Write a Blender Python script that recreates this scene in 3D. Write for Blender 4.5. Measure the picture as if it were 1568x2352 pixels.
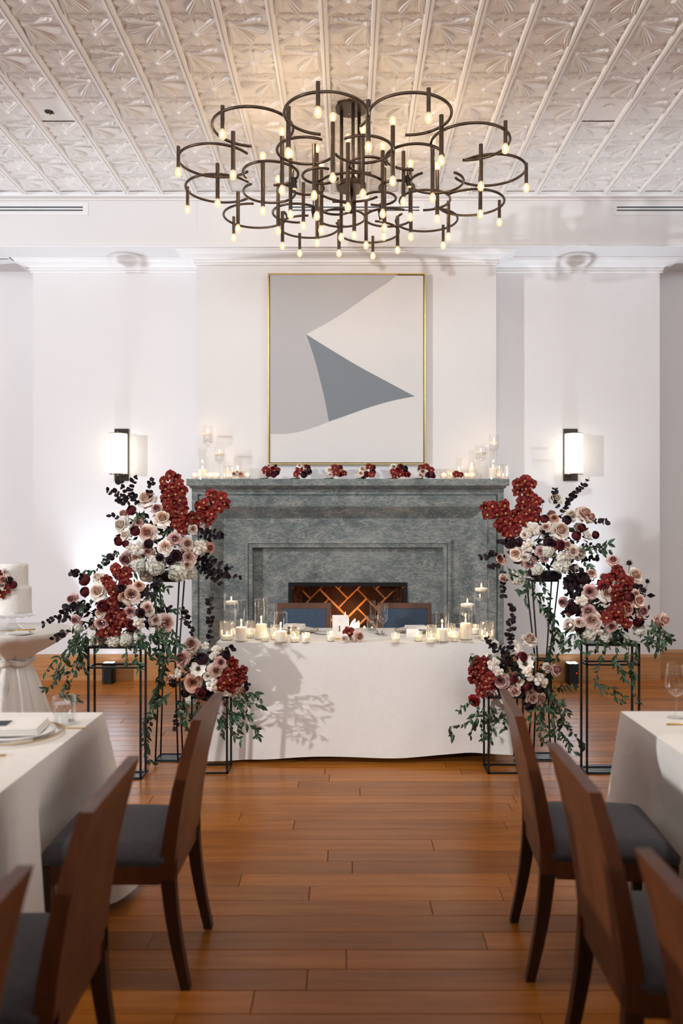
import bpy, math, random
import numpy as np
from mathutils import Vector, Matrix, Quaternion

for o in list(bpy.data.objects):
    bpy.data.objects.remove(o)
S = bpy.context.scene
COL = S.collection
RND = random.Random(7)
PI = math.pi

# ------------------------------------------------------------------ camera
F = 1829.333          # focal length in pixels of the 1568 px wide frame
CX, CY, CZ = 800.0, 1200.0, 1.53
cd = bpy.data.cameras.new('camera')
cam = bpy.data.objects.new('camera', cd)
COL.objects.link(cam)
cam.location = (0, 0, CZ)
cam.rotation_euler = (PI/2, 0, 0)
cd.sensor_fit = 'HORIZONTAL'
cd.sensor_width = 24.0
cd.lens = 28.0
cd.shift_x = -(CX-784)/1568
cd.shift_y = (CY-1176)/1568
cd.clip_start = 0.05
cd.dof.use_dof = True
cd.dof.focus_distance = 5.3
cd.dof.aperture_fstop = 1.8
S.camera = cam

# ------------------------------------------------------------------ world, light, exposure
W = bpy.data.worlds.new('world'); S.world = W
W.use_nodes = True
W.node_tree.nodes['Background'].inputs[0].default_value = (1.0, 0.92, 0.84, 1)
W.node_tree.nodes['Background'].inputs[1].default_value = 0.5
S.view_settings.view_transform = 'Standard'
S.view_settings.look = 'None'
S.view_settings.gamma = 1
S.view_settings.use_curve_mapping = False
S.view_settings.exposure = -0.24
S.cycles.transparent_max_bounces = 48

def lamp(name, kind, loc, power, color, size=0.05, target=None, spot=None, blend=0.5, sx=None, sy=None):
    l = bpy.data.lights.new(name, kind)
    l.energy = power; l.color = color
    if kind == 'AREA':
        l.shape = 'RECTANGLE'; l.size = sx or size; l.size_y = sy or size
    else:
        l.shadow_soft_size = size
    if spot:
        l.spot_size = spot; l.spot_blend = blend
    o = bpy.data.objects.new(name, l); COL.objects.link(o)
    o.location = loc
    if target is not None:
        o.rotation_euler = (Vector(target)-Vector(loc)).to_track_quat('-Z', 'Y').to_euler()
    return o
# side strobe standing at the far left of the hall
lamp('strobe', 'SPOT', (-13.0, -3.0, 2.75), 5900, (0.97, 0.97, 1.0), 0.14, (0.3, 7.0, 2.6), math.radians(62), 0.4)
# added fill lights behind the camera and at the right, no windows modelled
lamp('fill_rear', 'AREA', (0.0, -8.8, 2.5), 75, (0.92, 0.96, 1.0), target=(0, 7.0, 2.4), sx=9.0, sy=3.6)
lamp('fill_right', 'AREA', (6.9, 0.2, 2.2), 300, (1.0, 0.96, 0.92), target=(-1.5, 1.0, 0.6), sx=4.0, sy=3.0)

# unseen fill added below the hall ceiling, aimed at the fireplace wall
lamp('fill_wall', 'AREA', (0.0, 1.2, 4.40), 82, (0.90, 0.96, 1.0), target=(0, 7.4, 1.9), sx=6.0, sy=0.5).data.spread = math.radians(105)
# added spots from above to brighten the guest table tops
for dx in (-1.6, 1.75):
    lamp('fill_tables', 'SPOT', (dx, 2.5, 4.45), 215, (1.0, 0.94, 0.87), 0.06, (dx, 2.55, 0), math.radians(40), 1.0)
# invented spots at the hall sides, shining up to brighten the ceiling
lamp('fill_ceiling', 'SPOT', (-5.4, 5.0, 0.2), 270, (0.85, 0.93, 1.0), 0.05, (-4.2, 5.0, 4.5), math.radians(105), 0.9)
lamp('fill_ceiling', 'SPOT', (5.2, 4.2, 0.2), 160, (0.95, 0.95, 1.0), 0.05, (4.0, 4.2, 4.5), math.radians(105), 0.9)
# ------------------------------------------------------------------ helpers
def at(px, py, Y):
    return Vector(((px-CX)*Y/F, Y, CZ-(py-CY)*Y/F))

def tag(o, label=None, cat=None, group=None, kind=None):
    if label: o['label'] = label
    if cat: o['category'] = cat
    if group: o['group'] = group
    if kind: o['kind'] = kind
    return o

def thing(name, loc, label, cat, group=None, rz=0.0):
    o = bpy.data.objects.new(name, None); COL.objects.link(o)
    o.empty_display_size = 0.05
    o.location = loc; o.rotation_euler = (0, 0, rz)
    return tag(o, label, cat, group)

def link(name, me, parent=None, loc=(0, 0, 0), rot=None, scale=None):
    o = bpy.data.objects.new(name, me); COL.objects.link(o)
    if parent is not None: o.parent = parent
    o.location = loc
    if rot is not None:
        if isinstance(rot, Quaternion):
            o.rotation_mode = 'QUATERNION'; o.rotation_quaternion = rot
        else: o.rotation_euler = rot
    if scale is not None:
        o.scale = (scale,)*3 if isinstance(scale, (int, float)) else scale
    return o

class MB:
    def __init__(s):
        s.v = []; s.f = []; s.m = []
    def add(s, vs, fs, mi=0):
        n = len(s.v); s.v += [tuple(p) for p in vs]
        s.f += [tuple(n+i for i in f) for f in fs]; s.m += [mi]*len(fs)
        return s
    def box(s, x0, x1, y0, y1, z0, z1, mi=0):
        vs = [(x, y, z) for z in (z0, z1) for y in (y0, y1) for x in (x0, x1)]
        return s.add(vs, [(0,2,3,1),(4,5,7,6),(0,1,5,4),(2,6,7,3),(0,4,6,2),(1,3,7,5)], mi)
    def hexa(s, vs, mi=0):   # 8 points: bottom 4 ccw, top 4 ccw
        return s.add(vs, [(3,2,1,0),(4,5,6,7),(0,1,5,4),(1,2,6,5),(2,3,7,6),(3,0,4,7)], mi)
    def tube(s, pts, rad, n=8, mi=0, cap=True, sq=False):
        pts = [Vector(p) for p in pts]; N = len(pts)
        if isinstance(rad, (int, float)): rad = [rad]*N
        base = len(s.v); up = None
        for i, p in enumerate(pts):
            d = (pts[min(i+1, N-1)]-pts[max(i-1, 0)])
            if d.length < 1e-9: d = Vector((0, 0, 1))
            d.normalize()
            if up is None:
                up = Vector((0, 0, 1)) if abs(d.z) < 0.9 else Vector((0, 1, 0))
            a = up-d*up.dot(d)
            if a.length < 1e-6: a = d.orthogonal()
            a.normalize(); b = d.cross(a); up = a
            for k in range(n):
                t = 2*PI*(k+(0.5 if sq else 0))/n
                q = p+(a*math.cos(t)+b*math.sin(t))*rad[i]*(1.41421 if sq else 1)
                s.v.append(tuple(q))
        for i in range(N-1):
            for k in range(n):
                k2 = (k+1) % n
                s.f.append((base+i*n+k, base+i*n+k2, base+(i+1)*n+k2, base+(i+1)*n+k)); s.m.append(mi)
        if cap:
            s.f.append(tuple(base+k for k in reversed(range(n)))); s.m.append(mi)
            s.f.append(tuple(base+(N-1)*n+k for k in range(n))); s.m.append(mi)
        return s
    def lathe(s, prof, n=20, mi=0, c=(0, 0, 0), cap0=False, cap1=False):
        base = len(s.v)
        for r, z in prof:
            for k in range(n):
                t = 2*PI*k/n
                s.v.append((c[0]+r*math.cos(t), c[1]+r*math.sin(t), c[2]+z))
        for i in range(len(prof)-1):
            for k in range(n):
                k2 = (k+1) % n
                s.f.append((base+i*n+k, base+i*n+k2, base+(i+1)*n+k2, base+(i+1)*n+k)); s.m.append(mi)
        if cap0: s.f.append(tuple(base+k for k in reversed(range(n)))); s.m.append(mi)
        if cap1: s.f.append(tuple(base+(len(prof)-1)*n+k for k in range(n))); s.m.append(mi)
        return s
    def prism(s, poly, d0, d1, axis='y', mi=0):   # poly in (x,z) extruded along y, or (y,z) along x, or (x,y) along z
        n = len(poly)
        def P(p, d):
            return (p[0], d, p[1]) if axis == 'y' else ((d, p[0], p[1]) if axis == 'x' else (p[0], p[1], d))
        vs = [P(p, d0) for p in poly]+[P(p, d1) for p in poly]
        fs = [tuple(range(n)), tuple(reversed(range(n, 2*n)))]
        fs += [(i, n+i, n+(i+1) % n, (i+1) % n) for i in range(n)]
        return s.add(vs, fs, mi)
    def grid(s, fn, nu, nv, mi=0):
        base = len(s.v)
        for j in range(nv+1):
            for i in range(nu+1):
                s.v.append(tuple(fn(i/nu, j/nv)))
        for j in range(nv):
            for i in range(nu):
                a = base+j*(nu+1)+i
                s.f.append((a, a+1, a+nu+2, a+nu+1)); s.m.append(mi)
        return s
    def mesh(s, name, mats, smooth=False):
        me = bpy.data.meshes.new(name)
        me.from_pydata(s.v, [], s.f)
        if not isinstance(mats, (list, tuple)): mats = [mats]
        for m in mats: me.materials.append(m)
        if len(mats) > 1: me.polygons.foreach_set('material_index', s.m)
        if smooth: me.polygons.foreach_set('use_smooth', [True]*len(s.f))
        me.validate(); me.update()
        return me
    def build(s, name, mats, parent=None, loc=(0, 0, 0), rot=None, smooth=False, bevel=0.0):
        o = link(name, s.mesh(name, mats, smooth), parent, loc, rot)
        if bevel:
            b = o.modifiers.new('bevel', 'BEVEL'); b.width = bevel; b.segments = 2; b.limit_method = 'ANGLE'
        return o

# ------------------------------------------------------------------ materials
def mat(name, color, rough=0.5, metal=0.0, spec=0.5, **kw):
    m = bpy.data.materials.new(name); m.use_nodes = True
    nt = m.node_tree; p = nt.nodes['Principled BSDF']
    p.inputs['Base Color'].default_value = (*color, 1)
    p.inputs['Roughness'].default_value = rough
    p.inputs['Metallic'].default_value = metal
    p.inputs['Specular IOR Level'].default_value = spec
    for k, v in kw.items():
        p.inputs[k.replace('_', ' ')].default_value = v
    return m

def N(nt, t, **kw):
    n = nt.nodes.new(t)
    for k, v in kw.items(): setattr(n, k, v)
    return n

def noisy(m, scale=8.0, amount=0.15, bump=0.0, bscale=60.0, detail=4.0, stretch=(1, 1, 1), rand=0.0, coord='Object'):
    """procedural variation of the base colour (value) plus a fine bump"""
    nt = m.node_tree; p = nt.nodes['Principled BSDF']
    c = tuple(p.inputs['Base Color'].default_value)
    tc = N(nt, 'ShaderNodeTexCoord'); mp = N(nt, 'ShaderNodeMapping'); mp.inputs['Scale'].default_value = stretch
    nt.links.new(tc.outputs[coord], mp.inputs[0])
    no = N(nt, 'ShaderNodeTexNoise'); no.inputs['Scale'].default_value = scale; no.inputs['Detail'].default_value = detail
    nt.links.new(mp.outputs[0], no.inputs['Vector'])
    mr = N(nt, 'ShaderNodeMapRange'); mr.inputs[1].default_value = 0.25; mr.inputs[2].default_value = 0.75
    mr.inputs[3].default_value = 1-amount; mr.inputs[4].default_value = 1+amount
    nt.links.new(no.outputs[0], mr.inputs[0])
    hv = N(nt, 'ShaderNodeHueSaturation'); hv.inputs['Color'].default_value = c
    if rand:
        oi = N(nt, 'ShaderNodeObjectInfo'); m2 = N(nt, 'ShaderNodeMapRange')
        m2.inputs[3].default_value = 1-rand; m2.inputs[4].default_value = 1+rand
        nt.links.new(oi.outputs['Random'], m2.inputs[0])
        mu = N(nt, 'ShaderNodeMath', operation='MULTIPLY')
        nt.links.new(mr.outputs[0], mu.inputs[0]); nt.links.new(m2.outputs[0], mu.inputs[1])
        nt.links.new(mu.outputs[0], hv.inputs['Value'])
    else:
        nt.links.new(mr.outputs[0], hv.inputs['Value'])
    nt.links.new(hv.outputs[0], p.inputs['Base Color'])
    if bump:
        nb = N(nt, 'ShaderNodeTexNoise'); nb.inputs['Scale'].default_value = bscale; nb.inputs['Detail'].default_value = 3
        nt.links.new(mp.outputs[0], nb.inputs['Vector'])
        b = N(nt, 'ShaderNodeBump'); b.inputs['Strength'].default_value = bump; b.inputs['Distance'].default_value = 0.01
        nt.links.new(nb.outputs[0], b.inputs['Height']); nt.links.new(b.outputs[0], p.inputs['Normal'])
    return m

def emit(name, color, strength, transp=0.0):
    m = bpy.data.materials.new(name); m.use_nodes = True; nt = m.node_tree; nt.nodes.clear()
    o = N(nt, 'ShaderNodeOutputMaterial'); e = N(nt, 'ShaderNodeEmission')
    e.inputs[0].default_value = (*color, 1); e.inputs[1].default_value = strength
    if transp:
        t = N(nt, 'ShaderNodeBsdfTransparent'); mx = N(nt, 'ShaderNodeMixShader'); mx.inputs[0].default_value = transp
        nt.links.new(e.outputs[0], mx.inputs[1]); nt.links.new(t.outputs[0], mx.inputs[2]); nt.links.new(mx.outputs[0], o.inputs[0])
    else: nt.links.new(e.outputs[0], o.inputs[0])
    return m

def glass(name, tint=(1, 1, 1), fac=0.04, rough=0.02, blend=0.25, scatter=0.0):
    m = bpy.data.materials.new(name); m.use_nodes = True; nt = m.node_tree; nt.nodes.clear()
    o = N(nt, 'ShaderNodeOutputMaterial'); t = N(nt, 'ShaderNodeBsdfTransparent'); t.inputs[0].default_value = (*tint, 1)
    g = N(nt, 'ShaderNodeBsdfGlossy'); g.inputs['Roughness'].default_value = rough; g.inputs[0].default_value = (1, 1, 1, 1)
    lw = N(nt, 'ShaderNodeLayerWeight'); lw.inputs[0].default_value = 0.5
    pw = N(nt, 'ShaderNodeMath', operation='POWER'); pw.inputs[1].default_value = 3.5
    nt.links.new(lw.outputs['Facing'], pw.inputs[0])
    ad = N(nt, 'ShaderNodeMath', operation='MULTIPLY_ADD'); ad.use_clamp = True; ad.inputs[1].default_value = 2.2*blend; ad.inputs[2].default_value = fac
    nt.links.new(pw.outputs[0], ad.inputs[0])
    mx = N(nt, 'ShaderNodeMixShader')
    nt.links.new(ad.outputs[0], mx.inputs[0]); nt.links.new(t.outputs[0], mx.inputs[1]); nt.links.new(g.outputs[0], mx.inputs[2])
    if scatter:
        tl = N(nt, 'ShaderNodeBsdfTranslucent'); tl.inputs[0].default_value = (.95, .92, .86, 1)
        m2 = N(nt, 'ShaderNodeMixShader'); m2.inputs[0].default_value = scatter
        nt.links.new(mx.outputs[0], m2.inputs[1]); nt.links.new(tl.outputs[0], m2.inputs[2]); nt.links.new(m2.outputs[0], o.inputs[0])
    else: nt.links.new(mx.outputs[0], o.inputs[0])
    return m

def marble():
    m = mat('grey_green_marble', (0.2, 0.23, 0.23), 0.32)
    nt = m.node_tree; p = nt.nodes['Principled BSDF']
    geo = N(nt, 'ShaderNodeNewGeometry')
    n1 = N(nt, 'ShaderNodeTexNoise'); n1.inputs['Scale'].default_value = 3.5; n1.inputs['Detail'].default_value = 9; n1.inputs['Roughness'].default_value = 0.62; n1.inputs['Distortion'].default_value = 0.8
    nt.links.new(geo.outputs['Position'], n1.inputs['Vector'])
    r1 = N(nt, 'ShaderNodeValToRGB'); e = r1.color_ramp.elements
    e[0].position = 0.3; e[0].color = (0.050, 0.068, 0.074, 1); e[1].position = 0.72; e[1].color = (0.20, 0.222, 0.212, 1)
    x = r1.color_ramp.elements.new(0.5); x.color = (0.105, 0.135, 0.136, 1)
    nt.links.new(n1.outputs[0], r1.inputs[0])
    # veins: distorted cell edges, two scales
    last = r1.outputs[0]
    for sc, wid, amt, colr, rot, st in ((3.2, .022, .95, (0.40, 0.37, 0.32, 1), 0.7, 2.6), (6.5, .032, .80, (0.34, 0.33, 0.30, 1), -0.9, 2.2), (14.0, .045, .65, (0.30, 0.31, 0.29, 1), 0.5, 2.4), (30.0, .06, .40, (0.27, 0.29, 0.28, 1), -0.5, 2.0)):
        mp = N(nt, 'ShaderNodeMapping'); mp.inputs['Rotation'].default_value = (0, rot, 0); mp.inputs['Scale'].default_value = (1.0, 1.0, st)
        nt.links.new(geo.outputs['Position'], mp.inputs[0])
        nd = N(nt, 'ShaderNodeTexNoise'); nd.inputs['Scale'].default_value = sc; nd.inputs['Detail'].default_value = 6; nd.inputs['Roughness'].default_value = .55; nd.inputs['Distortion'].default_value = 1.4
        nt.links.new(mp.outputs[0], nd.inputs['Vector'])
        sb = N(nt, 'ShaderNodeMath', operation='SUBTRACT'); sb.inputs[1].default_value = .5; nt.links.new(nd.outputs[0], sb.inputs[0])
        ab = N(nt, 'ShaderNodeMath', operation='ABSOLUTE'); nt.links.new(sb.outputs[0], ab.inputs[0])
        mr = N(nt, 'ShaderNodeMapRange'); mr.inputs[1].default_value = 0.0; mr.inputs[2].default_value = wid; mr.inputs[3].default_value = amt; mr.inputs[4].default_value = 0
        nt.links.new(ab.outputs[0], mr.inputs[0])
        mm = N(nt, 'ShaderNodeMath', operation='MULTIPLY'); nt.links.new(mr.outputs[0], mm.inputs[0]); nt.links.new(n1.outputs[0], mm.inputs[1])
        m2 = N(nt, 'ShaderNodeMath', operation='MULTIPLY'); m2.inputs[1].default_value = 1.5; nt.links.new(mm.outputs[0], m2.inputs[0])
        mx = N(nt, 'ShaderNodeMix', data_type='RGBA')
        nt.links.new(m2.outputs[0], mx.inputs['Factor']); nt.links.new(last, mx.inputs['A']); mx.inputs['B'].default_value = colr
        last = mx.outputs['Result']
    nt.links.new(last, p.inputs['Base Color'])
    return m

def wood(name, c1, c2, rough=0.35, scale=(3, 40, 40), rand=0.0, coat=0.0):
    m = mat(name, c1, rough); nt = m.node_tree; p = nt.nodes['Principled BSDF']
    p.inputs['Coat Weight'].default_value = coat; p.inputs['Coat Roughness'].default_value = 0.18
    tc = N(nt, 'ShaderNodeTexCoord'); oi = N(nt, 'ShaderNodeObjectInfo'); ge = N(nt, 'ShaderNodeNewGeometry')
    ad = N(nt, 'ShaderNodeVectorMath', operation='ADD')
    sm = N(nt, 'ShaderNodeMath', operation='ADD'); fr = N(nt, 'ShaderNodeMath', operation='FRACT')
    nt.links.new(oi.outputs['Random'], sm.inputs[0]); nt.links.new(ge.outputs['Random Per Island'], sm.inputs[1]); nt.links.new(sm.outputs[0], fr.inputs[0])
    sc = N(nt, 'ShaderNodeMath', operation='MULTIPLY'); sc.inputs[1].default_value = 37.0; nt.links.new(fr.outputs[0], sc.inputs[0])
    nt.links.new(tc.outputs['Object'], ad.inputs[0]); nt.links.new(sc.outputs[0], ad.inputs[1])
    mp = N(nt, 'ShaderNodeMapping'); mp.inputs['Scale'].default_value = scale; nt.links.new(ad.outputs[0], mp.inputs[0])
    no = N(nt, 'ShaderNodeTexNoise'); no.inputs['Scale'].default_value = 1.0; no.inputs['Detail'].default_value = 6; no.inputs['Distortion'].default_value = 0.6
    nt.links.new(mp.outputs[0], no.inputs['Vector'])
    rp = N(nt, 'ShaderNodeValToRGB'); rp.color_ramp.elements[0].position = 0.3; rp.color_ramp.elements[1].position = 0.7
    rp.color_ramp.elements[0].color = (*c1, 1); rp.color_ramp.elements[1].color = (*c2, 1)
    nt.links.new(no.outputs[0], rp.inputs[0])
    hv = N(nt, 'ShaderNodeHueSaturation'); nt.links.new(rp.outputs[0], hv.inputs['Color'])
    m2 = N(nt, 'ShaderNodeMapRange'); m2.inputs[3].default_value = 1-rand; m2.inputs[4].default_value = 1+rand
    nt.links.new(fr.outputs[0], m2.inputs[0]); nt.links.new(m2.outputs[0], hv.inputs['Value'])
    nt.links.new(hv.outputs[0], p.inputs['Base Color'])
    b = N(nt, 'ShaderNodeBump'); b.inputs['Strength'].default_value = 0.06; b.inputs['Distance'].default_value = 0.004
    nt.links.new(no.outputs[0], b.inputs['Height']); nt.links.new(b.outputs[0], p.inputs['Normal'])
    return m

def fabric(name, c, rough=0.9, amount=0.12, weave=900.0, bump=0.25, folds=0.0):
    m = mat(name, c, rough, spec=0.2); nt = m.node_tree; p = nt.nodes['Principled BSDF']
    p.inputs['Sheen Weight'].default_value = 0.15
    tc = N(nt, 'ShaderNodeTexCoord')
    outs = []
    for st in ((1, 0.12, 0.12), (0.12, 1, 0.12), (0.12, 0.12, 1)):
        mp = N(nt, 'ShaderNodeMapping'); mp.inputs['Scale'].default_value = st; nt.links.new(tc.outputs['Object'], mp.inputs[0])
        no = N(nt, 'ShaderNodeTexNoise'); no.inputs['Scale'].default_value = weave*0.35; no.inputs['Detail'].default_value = 2
        nt.links.new(mp.outputs[0], no.inputs['Vector']); outs.append(no.outputs[0])
    a = N(nt, 'ShaderNodeMath', operation='ADD'); nt.links.new(outs[0], a.inputs[0]); nt.links.new(outs[1], a.inputs[1])
    a2 = N(nt, 'ShaderNodeMath', operation='ADD'); nt.links.new(a.outputs[0], a2.inputs[0]); nt.links.new(outs[2], a2.inputs[1])
    mr = N(nt, 'ShaderNodeMapRange'); mr.inputs[1].default_value = 0.9; mr.inputs[2].default_value = 2.1; mr.inputs[3].default_value = 1-amount; mr.inputs[4].default_value = 1+amount
    nt.links.new(a2.outputs[0], mr.inputs[0])
    hv = N(nt, 'ShaderNodeHueSaturation'); hv.inputs['Color'].default_value = (*c, 1); nt.links.new(mr.outputs[0], hv.inputs['Value'])
    nt.links.new(hv.outputs[0], p.inputs['Base Color'])
    b = N(nt, 'ShaderNodeBump'); b.inputs['Strength'].default_value = bump; b.inputs['Distance'].default_value = 0.002
    nt.links.new(a2.outputs[0], b.inputs['Height'])
    if folds:
        nf = N(nt, 'ShaderNodeTexNoise'); nf.inputs['Scale'].default_value = 3.0; nf.inputs['Detail'].default_value = 4; nf.inputs['Distortion'].default_value = 0.6
        nt.links.new(tc.outputs['Object'], nf.inputs['Vector'])
        b2 = N(nt, 'ShaderNodeBump'); b2.inputs['Strength'].default_value = folds; b2.inputs['Distance'].default_value = 0.06
        nt.links.new(nf.outputs[0], b2.inputs['Height']); nt.links.new(b2.outputs[0], b.inputs['Normal'])
    nt.links.new(b.outputs[0], p.inputs['Normal'])
    return m

M = {}
M['wall'] = noisy(mat('white_wall_paint', (0.725, 0.715, 0.725), 0.65), 2.0, 0.01, 0.06, 180)
M['hall'] = noisy(mat('hall_wall_paint', (0.34, 0.30, 0.27), 0.7), 2.0, 0.02)
M['trim'] = noisy(mat('white_trim_paint', (0.78, 0.775, 0.78), 0.4), 3.0, 0.01)
M['tin'] = noisy(mat('pressed_tin_cream', (0.80, 0.77, 0.745), 0.5), 6.0, 0.02, 0.08, 90)
M['marble'] = marble()
M['floor'] = wood('honey_oak_floor', (0.285, 0.092, 0.011), (0.41, 0.142, 0.022), 0.25, (2.0, 28, 28), 0.24, 0.0)
M['floor'].node_tree.nodes['Principled BSDF'].inputs['Specular IOR Level'].default_value = 0.27
M['subfloor'] = noisy(mat('dark_floor_joint', (0.05, 0.025, 0.012), 0.7), 5, 0.1)
M['oak_trim'] = wood('oak_baseboard_wood', (0.36, 0.165, 0.058), (0.50, 0.245, 0.095), 0.4, (2.0, 20, 30), 0.05)
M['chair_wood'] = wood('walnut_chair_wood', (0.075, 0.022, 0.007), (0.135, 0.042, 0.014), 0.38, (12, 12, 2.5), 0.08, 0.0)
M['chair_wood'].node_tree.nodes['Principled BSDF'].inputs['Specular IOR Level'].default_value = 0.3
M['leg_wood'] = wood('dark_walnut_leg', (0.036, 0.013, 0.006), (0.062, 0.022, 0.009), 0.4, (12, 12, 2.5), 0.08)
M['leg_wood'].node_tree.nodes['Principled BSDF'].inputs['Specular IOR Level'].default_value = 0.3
M['chair_fabric'] = fabric('slate_seat_fabric', (0.066, 0.064, 0.068), amount=0.25)
M['blue_fabric'] = fabric('slate_blue_back_fabric', (0.055, 0.079, 0.118), amount=0.3)
M['linen'] = fabric('ivory_linen', (0.79, 0.755, 0.705), amount=0.04, bump=0.12, folds=0.22)
M['linen_plain'] = fabric('ivory_linen_flat', (0.79, 0.755, 0.705), amount=0.04, bump=0.12, folds=0.04)
M['napkin'] = fabric('cream_napkin_cloth', (0.82, 0.78, 0.73), amount=0.04)
M['bronze'] = noisy(mat('aged_bronze', (0.085, 0.058, 0.040), 0.36, 0.75), 25, 0.25, 0.05, 120)
M['bronze_dark'] = noisy(mat('dark_bronze_plate', (0.06, 0.048, 0.042), 0.3, 0.7), 25, 0.15)
M['black'] = noisy(mat('black_metal', (0.010, 0.010, 0.011), 0.42, 0.3), 20, 0.2)
M['plate_grey'] = noisy(mat('dark_steel_plate', (0.06, 0.065, 0.07), 0.35, 0.6), 20, 0.2)
M['gold'] = noisy(mat('brushed_gold', (0.72, 0.47, 0.17), 0.28, 0.95), 30, 0.1)
M['gold_frame'] = noisy(mat('gilt_frame', (0.50, 0.37, 0.17), 0.35, 0.8), 30, 0.1)
M['silver'] = noisy(mat('steel_cutlery', (0.45, 0.42, 0.38), 0.2, 1.0), 30, 0.1)
M['china'] = noisy(mat('white_china', (0.86, 0.84, 0.80), 0.15), 10, 0.01)
M['paper'] = noisy(mat('cream_card', (0.86, 0.82, 0.79), 0.7), 20, 0.02)
M['navy'] = noisy(mat('navy_card', (0.022, 0.030, 0.045), 0.6), 20, 0.1)
M['ink'] = noisy(mat('black_ink', (0.008, 0.008, 0.008), 0.6), 20, 0.1)
M['emboss'] = noisy(mat('blind_emboss', (0.62, 0.59, 0.57), 0.6), 20, 0.05)
M['slot'] = noisy(mat('dark_slot', (0.02, 0.035, 0.045), 0.5), 20, 0.1)
M['glass'] = glass('clear_glass', (0.965, 0.97, 0.97), 0.045, 0.01, 0.42)
M['glass_thick'] = glass('cut_glass', (0.95, 0.945, 0.93), 0.12, 0.06, 0.40, 0.16)
M['water'] = glass('water', (0.96, 0.965, 0.965), 0.06, 0.01, 0.3)
M['wax'] = mat('ivory_wax', (0.90, 0.84, 0.73), 0.45, Subsurface_Weight=0.6, Subsurface_Scale=0.03)
M['wax'].node_tree.nodes['Principled BSDF'].inputs['Subsurface Radius'].default_value = (1.0, 0.6, 0.3)
noisy(M['wax'], 14, 0.02)
M['flame'] = emit('candle_flame', (1.0, 0.72, 0.38), 28.0)
M['wick'] = mat('charred_wick', (0.02, 0.015, 0.01), 0.9)
M['fire'] = emit('hearth_fire', (1.0, 0.62, 0.28), 9.0)
M['shade'] = emit('sconce_glass', (1.0, 0.86, 0.66), 3.6)
M['bulb'] = emit('bulb_glass', (1.0, 0.72, 0.40), 1.5, 0.35)
M['filament'] = emit('bulb_filament', (1.0, 0.85, 0.60), 16.0)
M['led'] = emit('uplight_led', (0.85, 0.92, 1.0), 14.0)
M['red_led'] = emit('red_indicator', (1.0, 0.05, 0.03), 3.0)
M['brick'] = noisy(mat('dark_fire_brick', (0.028, 0.010, 0.005), 0.8, spec=0.2), 14, 0.4, 0.3, 40, rand=0.35)
M['mortar'] = noisy(mat('fire_mortar', (0.50, 0.24, 0.09), 0.9), 20, 0.15)
M['log'] = noisy(mat('charred_log', (0.06, 0.04, 0.03), 0.9), 14, 0.4, 0.5, 30)
M['canvas_white'] = noisy(mat('canvas_white', (0.67, 0.655, 0.655), 0.8), 30, 0.01, 0.08, 400)
M['canvas_grey'] = noisy(mat('canvas_pale_grey', (0.45, 0.445, 0.46), 0.8), 30, 0.01, 0.08, 400)
M['canvas_slate'] = noisy(mat('canvas_slate', (0.195, 0.22, 0.25), 0.8), 30, 0.02, 0.08, 400)
M['frosting'] = noisy(mat('white_frosting', (0.92, 0.89, 0.84), 0.6), 40, 0.03, 0.5, 90)
# flowers
def petal_mat(name, c, r=0.6, rand=0.12, heart=None):
    """petal colour, deeper towards the heart of the bloom"""
    m = mat(name, c, r, spec=0.22)
    nt = m.node_tree; p = nt.nodes['Principled BSDF']
    tc = N(nt, 'ShaderNodeTexCoord'); ln = N(nt, 'ShaderNodeVectorMath', operation='MULTIPLY'); ln.inputs[1].default_value = (1, 1, 0)
    nt.links.new(tc.outputs['Object'], ln.inputs[0])
    le = N(nt, 'ShaderNodeVectorMath', operation='LENGTH'); nt.links.new(ln.outputs[0], le.inputs[0])
    mr = N(nt, 'ShaderNodeMapRange'); mr.inputs[1].default_value = .08; mr.inputs[2].default_value = .36
    nt.links.new(le.outputs['Value'], mr.inputs[0])
    mx = N(nt, 'ShaderNodeMix', data_type='RGBA'); nt.links.new(mr.outputs[0], mx.inputs['Factor'])
    mx.inputs['A'].default_value = (*(heart or c), 1); mx.inputs['B'].default_value = (*c, 1)
    oi = N(nt, 'ShaderNodeObjectInfo'); m2 = N(nt, 'ShaderNodeMapRange'); m2.inputs[3].default_value = 1-rand; m2.inputs[4].default_value = 1+rand
    nt.links.new(oi.outputs['Random'], m2.inputs[0])
    no = N(nt, 'ShaderNodeTexNoise'); no.inputs['Scale'].default_value = 9; nt.links.new(tc.outputs['Object'], no.inputs['Vector'])
    m3 = N(nt, 'ShaderNodeMapRange'); m3.inputs[1].default_value = .3; m3.inputs[2].default_value = .7; m3.inputs[3].default_value = .88; m3.inputs[4].default_value = 1.1
    nt.links.new(no.outputs[0], m3.inputs[0])
    mu = N(nt, 'ShaderNodeMath', operation='MULTIPLY'); nt.links.new(m2.outputs[0], mu.inputs[0]); nt.links.new(m3.outputs[0], mu.inputs[1])
    hv = N(nt, 'ShaderNodeHueSaturation'); nt.links.new(mx.outputs['Result'], hv.inputs['Color']); nt.links.new(mu.outputs[0], hv.inputs['Value'])
    nt.links.new(hv.outputs[0], p.inputs['Base Color'])
    return m
M['cream'] = petal_mat('cream_petal', (0.87, 0.79, 0.70), heart=(0.80, 0.56, 0.42))
M['white'] = petal_mat('white_petal', (0.85, 0.80, 0.73), heart=(0.80, 0.68, 0.54))
M['blush'] = petal_mat('blush_petal', (0.83, 0.66, 0.57), heart=(0.66, 0.36, 0.27))
M['peach'] = petal_mat('peach_petal', (0.68, 0.42, 0.30), heart=(0.52, 0.21, 0.13))
M['mauve'] = petal_mat('mauve_petal', (0.66, 0.43, 0.39), heart=(0.36, 0.13, 0.13))
M['burg'] = petal_mat('burgundy_petal', (0.095, 0.006, 0.012), heart=(0.05, 0.003, 0.006))
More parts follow.
